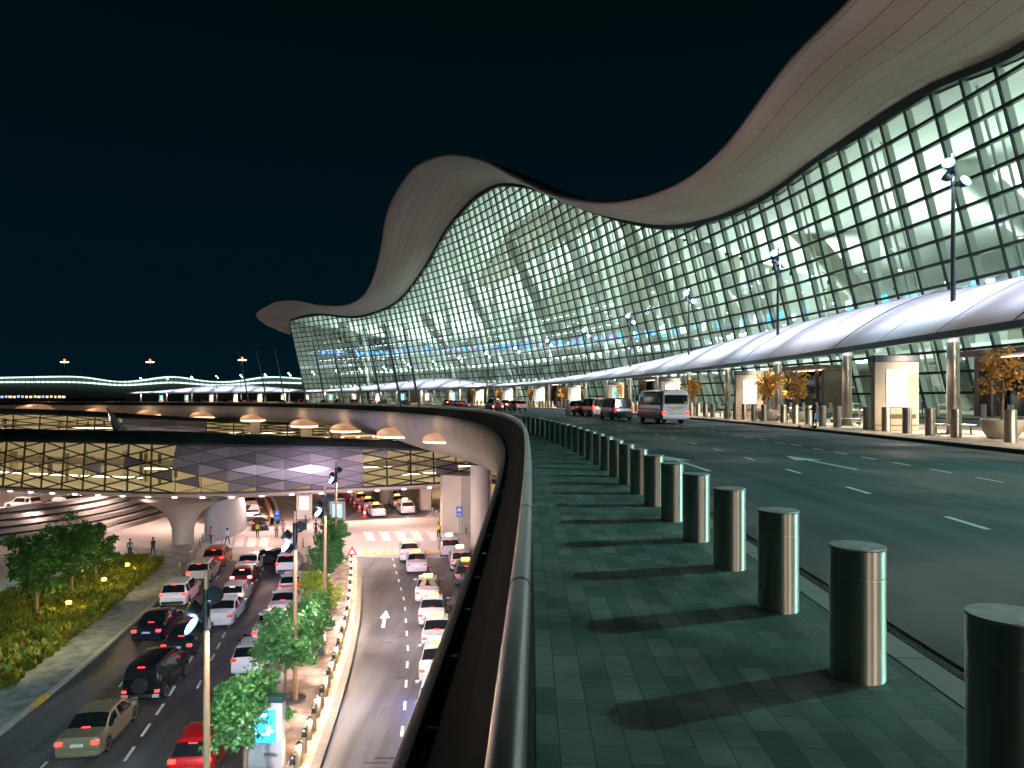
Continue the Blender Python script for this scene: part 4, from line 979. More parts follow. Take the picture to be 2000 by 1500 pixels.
def car_proto(name, kind, col, tail='dim', taxi=None, label=None, cat='car', group=None, roof_col=None, door_open=False, spare=False, centre=False):
    K = KINDS[kind]; L, W, H, belt = K['L'], K['W'], K['H'], K['belt']
    xs = set(x for x, _ in K['top']) | {.06,.09,.25,.30,.38,.46,.50,.66,.88,.92,.97} | {K['side'][0], K['side'][1]}
    axr, axf = .185, .80; wr = .33 if kind in ('sedan','hatch') else .37
    for ax in (axr, axf):
        for k in range(-4, 5): xs.add(ax+k*(wr+.045)/4/L)
    xs = sorted(xs); xs2 = [xs[0]]
    for x in xs[1:]:
        if x-xs2[-1] > .0035: xs2.append(x)
    xs = xs2
    tx = [a for a, _ in K['top']]; tz = [b for _, b in K['top']]
    def ztop(x):
        for i in range(len(tx)-1):
            if x <= tx[i+1]: return tz[i]+(tz[i+1]-tz[i])*(x-tx[i])/(tx[i+1]-tx[i])
        return tz[-1]
    def wid(x):      # plan taper
        e = 1.0
        if x < .12: e = 1-.10*(1-x/.12)**2
        if x > .80: e = 1-.22*((x-.80)/.20)**2
        return W/2*e
    secs = []
    for x in xs:
        w = wid(x); zt = ztop(x); zl = K['clear']+.02
        zb = min(belt, zt-.03); zlow = zl
        for ax in (axr, axf):
            d = abs(x-ax)*L
            if d < wr+.045: zlow = max(zlow, wr+math.sqrt(max(0, (wr+.045)**2-d*d))*.98)
        zlow = min(zlow, zb-.06)
        t = max(0, min(1, (zt-belt)/(H-belt)))
        wr_ = w*(.96-.19*t) ; zr = zt-.045-.02*t
        if x in (0.0, 1.0): zlow = max(zlow, .30)
        pts = [(0,zlow),(w*.88,zlow),(w*.985,zlow+.03),(w,max(zlow+.04,min(zb-.02,.62))),(w*.975,zb),(wr_*1.0,max(zb+.005,zr-.02)),(wr_*.93,zt-.012+.0*t),(wr_*.5,zt+.018*t+.004),(0,zt+.025*t+.006)]
        secs.append([Vector(((x-.5)*L, y, z)) for y, z in pts])
    n = len(secs[0])
    body = MB(); parts = {}
    def addq(target, i, k, sgn, off=0.0):
        q = [secs[i][k], secs[i+1][k], secs[i+1][k+1], secs[i][k+1]]
        q = [Vector((p.x, p.y*sgn, p.z)) for p in q]
        if sgn > 0: q = q[::-1]
        target.poly(q)
    root = empty(name, (0,0,0), 0, label or 'x', cat, group)
    G = {k: MB() for k in ('windscreen','rear_window')}; SW = {1: MB(), -1: MB()}
    body_f = []
    for i in range(len(secs)-1):
        xm = (xs[i]+xs[i+1])/2
        for k in range(n-1):
            glass = None
            if k in (6, 7) or (k == 5):
                if K['rw'][0] <= xm <= K['rw'][1] and k >= 6: glass = 'rear_window'
                if K['ws'][0] <= xm <= K['ws'][1] and k >= 6: glass = 'windscreen'
            if k == 4 and K['side'][0] < xm < K['side'][1]:
                pil = any(abs(xm-p_) < .012 for p_ in (.44,)) or (kind in ('suv','boxy','van') and abs(xm-.25) < .012)
                if not pil and (ztop(xm)-belt) > .18*(H-belt)*1.4: glass = 'side'
            for sgn in (1, -1):
                if glass == 'side': addq(SW[sgn], i, k, sgn)
                elif glass: addq(G[glass], i, k, sgn)
                else: addq(body, i, k, sgn)
    def fin(mb, nm, m, parent, smooth=True, ang=38):
        if not mb.v: return None
        me_o = mb.build(nm, m, parent)
        bm = bmesh.new(); bm.from_mesh(me_o.data); bmesh.ops.remove_doubles(bm, verts=bm.verts, dist=.0008)
        bm.to_mesh(me_o.data); bm.free()
        if smooth:
            me_o.data.polygons.foreach_set('use_smooth', [True]*len(me_o.data.polygons)); me_o.data.set_sharp_from_angle(angle=math.radians(ang))
        return me_o
    # close the two ends
    for i, rv in ((0, False), (len(secs)-1, True)):
        pts = [Vector((p.x, p.y, p.z)) for p in secs[i]]+[Vector((p.x, -p.y, p.z)) for p in secs[i][::-1]]
        body.poly(pts[::-1] if rv else pts)
    fin(body, 'body', col, root)
    for k in G: fin(G[k], k, CGLASS, root)
    for sgn in (1, -1): fin(SW[sgn], 'side_window', CGLASS, root, False)
    x0 = -L/2; zb = belt
    # bumper strip, lights, plate, mirrors, handles
    tl = {'on': TAILON, 'dim': TAILOFF, 'brake': BRAKE}[tail]
    tz_ = {'sedan':.80,'suv':.98,'hatch':.92,'boxy':.72,'van':.95,'pickup':.86}[kind]; th_ = {'boxy':.14,'van':.5,'pickup':.3}.get(kind, .15); tw_ = {'boxy':.22,'van':.15,'pickup':.14}.get(kind, .29)
    for sg in (1, -1):
        mb = MB(); mb.rbox((x0+.055, sg*(wid(0.02)-tw_/2+.0), tz_), (.15, tw_, th_), .03); mb.build('tail_light', tl, root, smooth=True)
        mb = MB(); mb.rbox((L/2-.20, sg*(W/2-.34), .70 if kind != 'boxy' else .9), (.22, .30, .14), .04); mb.build('headlight', HEADL, root, smooth=True)
        mb = MB(); xm_ = (K['ws'][1]-.5)*L-.30; mb.rbox((xm_, sg*(W/2+.09), belt+.07), (.14, .22, .15), .05); mb.build('wing_mirror', col, root, smooth=True)
    MB().rbox((x0+.03, 0, tz_-.10 if kind in ('sedan',) else .62), (.05, .50, .13), .01).build('number_plate', PLATE, root)
    MB().rbox((x0+.04, 0, K['clear']+.16), (.16, W*.80, .20), .04).build('rear_bumper', PLASTIC if kind in ('suv','boxy','pickup') else col, root, smooth=True)
    if tail in ('on','brake'):
        z_ = H-.10 if kind != 'sedan' else 1.075; x_ = (K['rw'][1]-.5)*L-.02 if kind != 'sedan' else (K['rw'][0]-.5)*L-.0
        MB().rbox((x_, 0, z_), (.06, .34, .045), .01).build('high_brake_light', tl, root)
    for ax in (axr, axf):
        for sg in (1, -1):
            c = ((ax-.5)*L, sg*(W/2-.115), wr)
            M = Matrix.Translation(c) @ Matrix.Rotation(-sg*PI/2, 4, 'X')
            mb = MB(); mb.lathe([(wr*.62,-.10),(wr*.94,-.11),(wr,-.07),(wr,.07),(wr*.95,.105),(wr*.66,.10)], n=20, M=M); o = mb.build('wheel', TYRE, root, smooth=True)
            mb = MB(); mb.lathe([(wr*.66,.085),(wr*.62,.108),(wr*.3,.075),(.05,.085)], n=20, M=M)
            mb.build('rim', RIM, o, smooth=True)
    if taxi:
        MB().rbox((-.05, 0, H+.115), (.30, .72, .17), .06).build('roof_sign', TAXIS if taxi == 'y' else TAXIW, root, smooth=True)
    if spare:
        M = Matrix.Translation((x0-.09, 0, 1.02)) @ Matrix.Rotation(PI/2, 4, 'Y'); MB().lathe([(.36,-.1),(.37,.08),(.30,.10)], n=24, M=M).build('spare_wheel', PLASTIC if col is PAINTS.get('black') else col, root, smooth=True)
        for sg in (1, -1): MB().rbox((x0-.03, sg*.72, .50), (.08, .32, .16), .02).build('rear_step', mat_once2('bumper_silver', (.45,.5,.55)), root)
    if kind == 'pickup':
        MB().box((x0+.9, 0, 1.135), (1.65, W*.80, .012)).build('load_bed', PLASTIC, root)
    if door_open:
        M = Matrix.Translation((.62, W/2, .95)) @ Matrix.Rotation(math.radians(52), 4, 'Z')
        mb = MB(); mb.rbox((-.5, 0, -.25), (1.0, .07, .85), .03, M=M); mb.rbox((-.5, 0, .38), (.72, .04, .42), .02, mi=1, M=M); mb.build('open_door', [col, CGLASS], root)
    return root
# positions: rear-bumper pixel on the lower level -> car centre
def put(root, x, y, head, kind, z=LOW, lift=.006):
    p = ground(x, y, z); a = PI/2+math.radians(head); L = KINDS[kind]['L'] if kind in KINDS else kind
    root.location = (p.x+math.cos(a)*L*.46, p.y+math.sin(a)*L*.46, z+lift); root.rotation_euler = (0,0,a)
    return root
white = paint('white', (.74,.74,.74), 0, .3); pearl = paint('pearl', (.66,.62,.52), .1); gold = paint('champagne', (.42,.35,.22), .6, .32); black = paint('black', (.008,.009,.011), .2, .22)
navy = paint('navy', (.012,.018,.045), .4); slate = paint('slate', (.03,.045,.06), .5); red = paint('red', (.48,.012,.016), .2); dred = paint('dark_red', (.22,.008,.015), .3); silver = paint('silver', (.45,.46,.48), .7, .3); orange = paint('orange_red', (.45,.06,.02), .3); grey = paint('grey', (.10,.11,.12), .5)
G1 = 'cars on the drop-off road'
CARS = [
 ('sedan', gold, 'on', 153, 1487, 8, 'gold sedan in the lower left corner, side window glowing blue', {}),
 ('boxy', black, 'on', 277, 1377, 6, 'black boxy off-roader with a spare wheel on its tail door', dict(spare=True)),
 ('sedan', slate, 'on', 346, 1287, 7, 'dark slate sedan left of the lamp post, ahead of the black off-roader', {}),
 ('sedan', navy, 'on', 287, 1257, 8, 'dark navy sedan beside the left kerb with glowing tail lights', {}),
 ('suv', white, 'on', 338, 1188, 9, 'white crossover by the left sidewalk with a dark rear window', {}),
 ('suv', pearl, 'on', 386, 1142, 10, 'cream crossover behind the orange red one, nearest the left kerb', {}),
 ('suv', orange, 'on', 416, 1111, 11, 'orange red crossover just short of the yellow ramp marks', {}),
 ('sedan', white, 'dim', 427, 1227, 8, 'white sedan with a glossy dark roof beside the lit lamp head', {}),
 ('hatch', white, 'brake', 452, 1187, 9, 'white hatchback braking with glaring red lights in the middle lane', {}),
 ('hatch', dred, 'brake', 471, 1150, 10, 'dark red hatchback braking in front of the white hatchback', {}),
 ('sedan', white, 'on', 481, 1124, 11, 'white sedan waiting just ahead of the dark red hatchback', {}),
 ('suv', white, 'on', 560, 1124, 10, 'white crossover with a sunroof stopped near the crossing by the median', {}),
 ('hatch', white, 'dim', 566, 1166, 9, 'white hatchback with a red and orange tailgate design', dict(panel=1)),
 ('sedan', white, 'on', 549, 1209, 9, 'white sedan partly behind the tall median lamp pole', {}),
 ('sedan', white, 'on', 521, 1260, 8, 'white sedan parked at the median just past the open-door hatchback', {}),
 ('hatch', white, 'dim', 482, 1321, 7, 'white hatchback at the median with its driver door open', dict(door_open=True)),
 ('hatch', red, 'on', 372, 1530, 7, 'bright red car half hidden by the nearest lamp pole at the bottom edge', {}),
 ('suv', silver, 'brake', 453, 987, 22, 'silver crossover with glowing tail lights driving away past the arch', {}),
 ('sedan', dred, 'on', 491, 972, 24, 'dark red sedan farthest away in the arch lane', {}),
 ('hatch', white, 'dim', 489, 993, 22, 'white hatchback waiting in the arch lane behind the dark red sedan', {}),
 ('pickup', white, 'dim', 492, 1018, 20, 'white pickup truck with an open bed waiting beyond the crossing', {}),
 ('suv', black, 'on', 508, 1038, 18, 'black crossover stopped at the far side of the zebra crossing', {}),
]
for kind, col, tail, x, y, hd, lab, kw in CARS:
    kw = dict(kw); pan = kw.pop('panel', None)
    nm = {'pickup':'pickup_truck','boxy':'off_road_car','van':'van'}.get(kind, 'parked_car' if 'parked' in lab else 'car')
    r = car_proto(nm, kind, col, tail, label=lab, cat='car' if kind != 'pickup' else 'pickup truck', group=G1, **kw); put(r, x, y, hd, kind)
    if pan:
        MB().rbox((-KINDS[kind]['L']/2-.012, 0, .78), (.05, 1.25, .32), .02).build('tailgate_panel', paint('tail_red', (.55,.10,.05)), r); MB().rbox((-KINDS[kind]['L']/2-.03, -.25, .80), (.05, .5, .12), .02).build('tailgate_stripe', paint('tail_orange', (.8,.35,.12)), r)
    if tail == 'brake':
        a = r.rotation_euler.z; p = r.location
        lamp('SPOT', 'brake_glow', (p.x-math.cos(a)*2.5, p.y-math.sin(a)*2.5, LOW+.85), 130, (1,.06,.10), (p.x-math.cos(a)*5, p.y-math.sin(a)*5, LOW), .15, 150, .8)
r = car_proto('car', 'sedan', black, 'on', label='black sedan turning left across the lanes at the yellow ramp marks', cat='car', group=G1); p = low(528,1104); r.location = (p.x, p.y+.3, LOW+.006); r.rotation_euler = (0,0,PI/2+math.radians(62))
MB().box((0,0,0), (.02,.02,.02))
# taxis: two builds (sedan and estate), each copied in a loop
TX = car_proto('taxi', 'sedan', silver, 'on', taxi='y', label='x', cat='taxi', group='taxis on the taxi road')
TX2 = car_proto('taxi_estate', 'suv', silver, 'on', taxi='w', label='x', cat='taxi', group='taxis on the taxi road')
TXW = paint('taxi_white', (.56,.56,.60), .1)
for r in (TX, TX2):
    for ch in r.children:
        if ch.name.startswith(('body','wing','rear_bumper')): ch.data.materials[0] = TXW
used_v = {}
def putc(proto, x, y, hd, kind, lab, z=LOW):
    r = proto if not used_v.get(proto.name) else copy_tree(proto); used_v[proto.name] = True
    r['label'] = lab; put(r, x, y, hd, kind, z); return r
for x, y, hd, pr, k, lab in [
 (848,1428,3,TX,'sedan','taxi nearest the camera, mostly hidden by the deck edge'),
 (851,1338,4,TX,'sedan','taxi with a blue glow on the road behind it, second from the bottom'),
 (852,1272,4,TX,'sedan','third taxi from the bottom with its high brake light lit'),
 (843,1225,4,TX,'sedan','fourth taxi from the bottom, close behind the single one ahead'),
 (834,1179,5,TX,'sedan','fifth taxi from the bottom with a gap ahead of it'),
 (814,1121,8,TX,'sedan','taxi touching the tail of the one on the yellow ramp marks'),
 (800,1098,9,TX,'sedan','taxi standing on the yellow ramp marks at the crossing'),
 (880,1089,9,TX2,'suv','white estate taxi with a white roof sign nearest the crossing wall'),
 (901,1117,8,TX2,'suv','white estate taxi with a white roof sign second in the right lane')]:
    putc(pr, x, y, hd, k, lab)
r = car_proto('taxi', 'suv', grey, 'on', taxi='y', label='dark grey estate taxi half hidden by the deck edge in the right lane', cat='taxi', group='taxis on the taxi road'); put(r, 912, 1147, 7, 'suv')
lamp('SPOT', 'blue_glow', (-5.2, 36.2, LOW+1.2), 90, (.15,.2,1.0), (-5.6, 35.0, LOW), .3, 150, .8)
qa = [(740,1011),(724,998),(709,987),(696,977),(684,968),(673,960),(664,953)]; qb = [(797,1006),(781,992),(767,981),(754,971),(743,963),(733,956)]
oq = ['first','second','third','fourth','fifth','sixth','last']
for i, (x, y) in enumerate(qa): putc(TX, x, y, 21, 'sedan', f'{oq[i]} taxi from the crossing in the left queue behind the traffic cones')
for i, (x, y) in enumerate(qb): putc(TX2 if i % 2 == 0 else TX, x, y, 20, 'suv', f'{oq[i]} taxi from the crossing in the right queue beside the bollards')
# cars in the far car park
for (x, y, col, lab) in ((45,994,white,'white car in the car park at the far left edge'),(118,992,black,'black car in the car park right of the white one'),(158,990,navy,'dark blue car in the car park close to the metal ramp')):
    r = car_proto('parked_car', 'suv', col, 'dim', label=lab, cat='car', group='cars in the car park'); p = low(x, y); r.location = (p.x, p.y, LOW+.006); r.rotation_euler = (0,0,math.radians(168))
# ---------------- upper deck
def cardeck(kind, col, tail, x, y, lab, hd, name='car', **kw):
    r = car_proto(name, kind, col, tail, label=lab, cat=kw.pop('cat','car'), group='vehicles on the upper road', **kw); put(r, x, y, hd, kind, 0.0); return r
cardeck('van', grey, 'dim', 1217, 821, 'grey minivan standing just ahead of the minibus', 9, name='van', cat='van')
cardeck('van', pearl, 'on', 1172, 814, 'cream people carrier in front of the grey minivan', 11, name='van', cat='van')
cardeck('suv', silver, 'dim', 1139, 812, 'silver crossover at the head of the kerbside row near the standing person', 12)
cardeck('suv', white, 'on', 1019, 803, 'white estate car at the kerb beside the pink lit planter', 18)
cardeck('boxy', dred, 'brake', 972, 803, 'pale pinkish off-roader with a spare wheel and red brake lights', 18, name='off_road_car', spare=True)
cardeck('suv', red, 'brake', 997, 801, 'red crossover squeezed between the off-roader and the white estate', 18)
lamp('SPOT', 'brake_glow', (-4.5, 99, 1.4), 60, (1,.06,.08), (-4.5, 94, 0), .2, 160, .9)
DK = [('sedan',dred,'on',917),('sedan',black,'on',884),('suv',dred,'brake',868),('sedan',slate,'dim',805),('suv',black,'dim',741),('sedan',white,'on',722),('suv',slate,'dim',702),('suv',black,'dim',655),('sedan',navy,'dim',628),('sedan',black,'dim',600),('suv',dred,'on',578),('sedan',black,'dim',548),('suv',grey,'dim',497),('sedan',dred,'on',470),('sedan',black,'dim',440),('suv',black,'dim',398)]
for i, (kind, col, tail, px) in enumerate(DK):
    best = min([x*.1 for x in range(100, 680)], key=lambda t: abs(1000+1400*T(t, 410.5).x/T(t, 410.5).y-px)); p = T(best, 411.5 if i % 3 else 408.5)
    cn = {id(dred):'dark red', id(black):'black', id(slate):'slate', id(white):'white', id(navy):'navy', id(grey):'grey'}[id(col)]
    r = car_proto('car', kind, col, tail, label=f'distant {cn} {"crossover" if kind=="suv" else "sedan"}, number {i+1} of the far row from the right', cat='car', group='vehicles on the upper road'); r.location = (p.x, p.y, .006); r.rotation_euler = (0,0,tang(best))
# ---------------- minibus
def minibus():
    r = empty('minibus', (0,0,0), 0, 'white and dark blue minibus seen from behind on the upper road', 'minibus', 'vehicles on the upper road')
    L, W, H = 6.9, 2.15, 2.62; BW = paint('bus_white', (.66,.70,.76), .1, .35); BN = paint('bus_navy', (.03,.045,.085), .3, .22)
    def sec(x, w, z0, z1, rr=.30):
        pts = [(-w,z0),(-w*1.0,1.15),(-w*.985,1.35),(-w*.93,z1-rr),(-w*.86,z1-rr*.45),(-w*.68,z1-.06),(-w*.3,z1),(w*.3,z1),(w*.68,z1-.06),(w*.86,z1-rr*.45),(w*.93,z1-rr),(w*.985,1.35),(w,1.15),(w,z0)]
        return [Vector((x, y, z)) for y, z in pts]
    X = [-L/2,-L/2+.05,-L/2+.16,-L/2+.4,-1,0,1,L/2-1.0,L/2-.55,L/2-.2,L/2-.04,L/2]; rows = []
    for x in X:
        u = (x+L/2); v = (L/2-x); w = W/2-.10*max(0,1-u/.16)**2-.16*max(0,1-v/.5)**2; zt_ = H-.10*max(0,1-u/.30)**1.5-.95*max(0,1-v/.95)**1.6
        rows.append(sec(x, w, .42, zt_))
    mb = MB(); mb.loft(rows)
    for i in range(len(mb.f)):
        c = sum((Vector(mb.v[k]) for k in mb.f[i]), Vector())/4
        mb.m[i] = 1 if abs(c.y) > .88 and c.x > -L/2+.3 else 0
    mb.poly(rows[0]); mb.poly(rows[-1][::-1]); mb.build('body', [BW, BN], r, smooth=True)
    MB().rbox((-L/2-.004, 0, 1.86), (.05, 1.78, .68), .02).build('rear_window', CGLASS, r)
    MB().rbox((-L/2-.035, .72*-1, 1.63), (.02, .20, .14), .005).build('yellow_sticker', YELP, r)
    MB().rbox((-L/2+.02, 0, .52), (.22, 2.06, .30), .06).build('rear_bumper', BW, r, smooth=True)
    for sg in (1,-1):
        MB().rbox((-L/2+.04, sg*.90, .86), (.16, .30, .24), .04).build('tail_light', TAILON, r, smooth=True)
        for k in range(6): MB().rbox((-L/2+.85+k*.88, sg*(W/2-.045), 1.74), (.80, .06, .66), .02).build('side_window', CGLASS, r)
        MB().rbox((0, sg*(W/2+.002), 1.12), (5.9, .03, .10), .01).build('side_trim', silver, r)
        MB().rbox((L/2-.75, sg*(W/2+.16), 1.9), (.1, .2, .34), .04).build('wing_mirror', PLASTIC, r, smooth=True)
        for x in (-L/2+1.55, L/2-1.35):
            M = Matrix.Translation((x, sg*(W/2-.16), .37)) @ Matrix.Rotation(-sg*PI/2, 4, 'X')
            o = MB().lathe([(.2,-.12),(.35,-.12),(.37,-.08),(.37,.10),(.35,.13),(.22,.12)], n=20, M=M).build('wheel', TYRE, r, smooth=True)
            MB().lathe([(.22,.10),(.20,.13),(.05,.10)], n=16, M=M).build('rim', RIM, o, smooth=True)
    MB().rbox((-L/2-.012, 0, 1.17), (.03, .80, .10), .005).build('yellow_lettering_plate', mat_once2('plate_yellow', (.62,.55,.08)), r)
    MB().rbox((-L/2-.012, 0, .90), (.03, .62, .20), .01).build('number_plate', PLATE, r)
    MB().rbox((-L/2-.012, .02, 1.27), (.02, 1.35, .02), .005).build('hatch_line', PLASTIC, r)
    MB().box((-L/2-.05, -.45, 1.55), (.02, .03, .30)).build('wiper', PLASTIC, r)
    MB().box((0,0,.40), (L-.6, W-.3, .12)).build('chassis', PLASTIC, r)
    return r
b_ = minibus(); p = ground(1314, 829); b_.location = (p.x-.15, p.y+3.3, .006); b_.rotation_euler = (0,0,PI/2+math.radians(6))
# ================================================================ LOWER MASTS, LIT BOLLARDS, TOTEMS
WOODP = mat('mast_bronze', (.36,.22,.13), .45, .25, var=.15, scale=2)
def low_mast(lab, x, y, H, lit=True, yaw=0):
    r = empty('lamp_post', (x, y, LOW+.13), yaw, lab, 'lamp post', 'floodlight masts on the lower level')
    MB().cyl((0,0,0),(0,0,H),.125,.075,14).build('pole', WOODP, r, smooth=True)
    MB().lathe([(.30,0),(.55,0),(.55,.12),(.50,.12),(.50,.04),(.30,.04)], n=20).build('base_ring', GREYM, r, smooth=True)
    head(r, -.38, -.22, H-1.15, math.radians(200), False); head(r, .34, -.25, H-.75, math.radians(-40), False); head(r, -.3, -.26, H-1.75, math.radians(215), lit)
    MB().cyl((0,0,H-1.9),(0,0,H-.6),.12,n=12).build('clamp_sleeve', DARKM, r, smooth=True)
    return r
for (x, y, H, lit, lab) in ((-9.8,23,9.3,True,'nearest tall bronze lamp post with a bright lit head on its left'),(-10.65,35.2,9.3,True,'second lamp post on the median with a ring at its foot'),(-12.0,46,9.2,True,'third lamp post standing in the clump of median trees'),(-16.2,66,9.0,True,'farthest median lamp post, its lit heads in front of the mauve panels')):
    low_mast(lab, x, y, H, lit)
    lamp('SPOT', 'mast_beam', (x-.4, y-.2, LOW+H-1.0), 9500, (.84,.86,.92), (x-5.5, y+4, LOW), .16, 125, .75)
    lamp('SPOT', 'mast_beam', (x+.4, y-.2, LOW+H-.9), 7500, (1.0,.80,.78), (x+5.5, y+4, LOW), .16, 125, .75)
    lamp('SPOT', 'mast_beam', (x, y+.3, LOW+H-.7), 5000, (.82,.68,1.0), (x-4, y+22, LOW+6.5), .2, 85, .9)
# added cool beams beyond the left edge, no masts built, light the planting side
for (x, y) in ((-34,34),(-42,52)): lamp('SPOT', 'mast_beam', (x, y, LOW+9), 1500, (.55,.95,.90), (x+8, y+4, LOW), .2, 120, .8)
lamp('SPOT', 'mast_beam', (-10, 12, LOW+9), 9000, (.55,.90,.95), (-16, 22, LOW), .2, 125, .8)  # cool beam added over the left lanes, no mast built
lamp('SPOT', 'mast_beam', (-3, 20, LOW+9), 4500, (.8,.84,.9), (-4, 32, LOW), .2, 120, .8)
# bollards with a light ring, alternating with dark-headed ones
KRp = Path(KR)
LBm = mat('lit_bollard_body', (.52,.42,.30), .35, .75); RING = emat('bollard_ring_glow', (1.0,.80,.45), 10)
ba = empty('lit_bollard', label='x', cat='bollard', group='bollards along the right edge of the median')
MB().lathe([(.115,0),(.115,.70)], n=18).build('post', LBm, ba, smooth=True)
MB().lathe([(.10,.70),(.112,.71),(.112,.87),(.10,.88)], n=18).build('light_ring', RING, ba, smooth=True)
MB().lathe([(.118,.88),(.13,.90),(.12,.97),(.05,1.02)], n=18).build('cap', STEEL, ba, smooth=True)
bb = empty('dark_head_bollard', label='x', cat='bollard', group='bollards along the right edge of the median')
MB().lathe([(.115,0),(.115,.68)], n=18).build('post', LBm, bb, smooth=True)
MB().lathe([(.115,.68),(.085,.80),(.085,.90)], n=18).build('neck', DARKM, bb, smooth=True)
MB().lathe([(.12,.90),(.13,.93),(.10,1.0),(.04,1.02)], n=18).build('cap', STEEL, bb, smooth=True)
used_b = {}
s = KRp.s_at_Y(25.5); i = 0
while s < KRp.L-1.5:
    p = KRp.at(s, -.85, LOW+.13); pr = ba if i % 2 else bb
    place(pr, used_b, p, 0, ('bollard with a glowing ring' if i % 2 else 'bollard with a dark neck')+f', number {i+1} from the bottom along the median edge')
    if i % 2: lamp('POINT', 'ring_light', (p.x+.14, p.y-.14, p.z+.80), 110, (1.0,.70,.42), size=.06)
    s += 1.14; i += 1
# advertising totems on the median
ADB = mat('ad_casing', (.40,.39,.41), .35, .1)
ADS = emat('ad_screen_blue', (.03,.42,1.0), 2.2); ADS2 = emat('ad_screen_teal', (.10,.75,.85), 1.5)
def ad_totem(lab, x, y, scr, rz=-.12, W=1.6, H=2.9):
    r = empty('advertising_totem', (x, y, LOW+.13), rz, lab, 'totem', 'advertising totems on the median')
    MB().rbox((0,0,H/2-.12), (W,.35,H-.24), .03).build('casing', ADB, r); MB().rbox((0,0,H-.14), (W+.04,.40,.26), .02).build('header', mat_once2('ad_header', (.01,.035,.04)), r)
    f = MB().box((.05,-.185,H*.58), (W*.60,.03,H*.46)).build('screen', scr, r)
    mb = MB(); rr = random.Random(int(x*10))
    for k in range(9): mb.cyl((rr.uniform(-.3,.42), -.203, H*.58+rr.uniform(-.55,.55)), (rr.uniform(-.3,.42)*0+0, -.203, 0), .001) if False else mb.box((rr.uniform(-.3,.4), -.207, H*.58+rr.uniform(-.55,.55)), (rr.uniform(.05,.3), .01, rr.uniform(.03,.12)))
    mb.build('screen_graphics', emat('ad_white', (.8,.9,1), 2.2) if 'ad_white' not in bpy.data.materials else bpy.data.materials['ad_white'], f)
    MB().box((.3,-.18,.55), (.55,.02,.12)).build('vent', GREYM, r)
    return r
ad_totem('nearest advertising totem with a bright blue screen behind the tree', -9.95, 28.9, ADS)
ad_totem('second advertising totem with a teal screen between the trees', -11.6, 41.5, ADS2)
ad_totem('small far advertising totem beyond the crossing', -20.2, 83, SCRC, W=1.8, H=3.2)
ad_totem('narrow white information totem left of the far lamp post', -25.5, 88, SCRW, W=1.9, H=3.4)
# ---------------- trees
BARK = mat('bark', (.20,.13,.085), .85, var=.25, scale=4, bump=.4, bscale=30)
def leafmat(nm, c1, c2):
    m, n, l = nt(nm); b = n['Principled BSDF']; out = n['Material Output']
    g_ = n.new('ShaderNodeNewGeometry'); r = n.new('ShaderNodeValToRGB'); r.color_ramp.elements[0].color = (*c1,1); r.color_ramp.elements[1].color = (*c2,1)
    l.new(g_.outputs['Random Per Island'], r.inputs['Fac']); l.new(r.outputs['Color'], b.inputs['Base Color']); b.inputs['Roughness'].default_value = .45
    ts = n.new('ShaderNodeBsdfTranslucent'); l.new(r.outputs['Color'], ts.inputs['Color']); mx = n.new('ShaderNodeMixShader'); mx.inputs['Fac'].default_value = .3
    l.new(b.outputs[0], mx.inputs[1]); l.new(ts.outputs[0], mx.inputs[2]); l.new(mx.outputs[0], out.inputs['Surface']); return m
LEAFG = leafmat('leaf_green', (.035,.14,.045), (.12,.32,.08)); LEAFY = leafmat('leaf_yellow_green', (.12,.22,.02), (.36,.42,.04)); LEAFD = leafmat('leaf_dark_green', (.025,.09,.018), (.09,.20,.03)); LEAFO = leafmat('leaf_orange', (.34,.17,.03), (.62,.36,.07))
def tree(name, lab, cat, H, R, leaf, nl, ls, seed, trunk=.07, base=.22, group=None, slim=1.0):
    rr = random.Random(seed); root = empty(name, (0,0,0), 0, lab, cat, group)
    mb = MB(); top = Vector((rr.uniform(-.1,.1), rr.uniform(-.1,.1), H*.62)); pts = [Vector((0,0,-.05)), Vector((rr.uniform(-.06,.06), rr.uniform(-.06,.06), H*.3)), top]
    mb.tube(pts, [trunk*1.2, trunk, trunk*.55], 8); tips = []
    for k in range(11):
        h = rr.uniform(.20, .62)*H; a = k*2.4+rr.uniform(-.4,.4); b0 = Vector((0,0,h)); e = Vector((math.cos(a)*R*rr.uniform(.45,.85), math.sin(a)*R*rr.uniform(.45,.85), h+rr.uniform(.12,.34)*H*slim))
        mid = b0.lerp(e, .5)+Vector((0,0,.08*H)); mb.tube([b0, mid, e], [trunk*.5, trunk*.34, trunk*.12], 5); tips += [e, mid.lerp(e, .5), mid]
    tips += [top+Vector((rr.uniform(-.3,.3)*R, rr.uniform(-.3,.3)*R, rr.uniform(.05,.32)*H)) for _ in range(9)]
    mb.build('trunk', BARK, root, smooth=True)
    lf = MB(); cl = []
    for t in tips:
        for _ in range(2): cl.append((t+Vector((rr.gauss(0,.13)*R, rr.gauss(0,.13)*R, rr.gauss(0,.08)*H)), rr.uniform(.10,.27)*R))
    for k in range(nl):
        c, r_ = rr.choice(cl); d = Vector((rr.gauss(0,1), rr.gauss(0,1), rr.gauss(0,.8))); d = d.normalized()*r_*rr.random()**.45; p = c+d
        if p.z < base*H*.8: continue
        u = Vector((rr.gauss(0,1), rr.gauss(0,1), rr.gauss(-.3,.6))).normalized(); v = u.cross(Vector((rr.gauss(0,1), rr.gauss(0,1), rr.gauss(0,1)))).normalized(); s_ = ls*rr.uniform(.6,1.3)
        lf.poly([p, p+u*s_*.5+v*s_*.30, p+u*s_, p+u*s_*.5-v*s_*.30])
    lf.build('crown', leaf, root); return root
GM = 'young trees along the median'
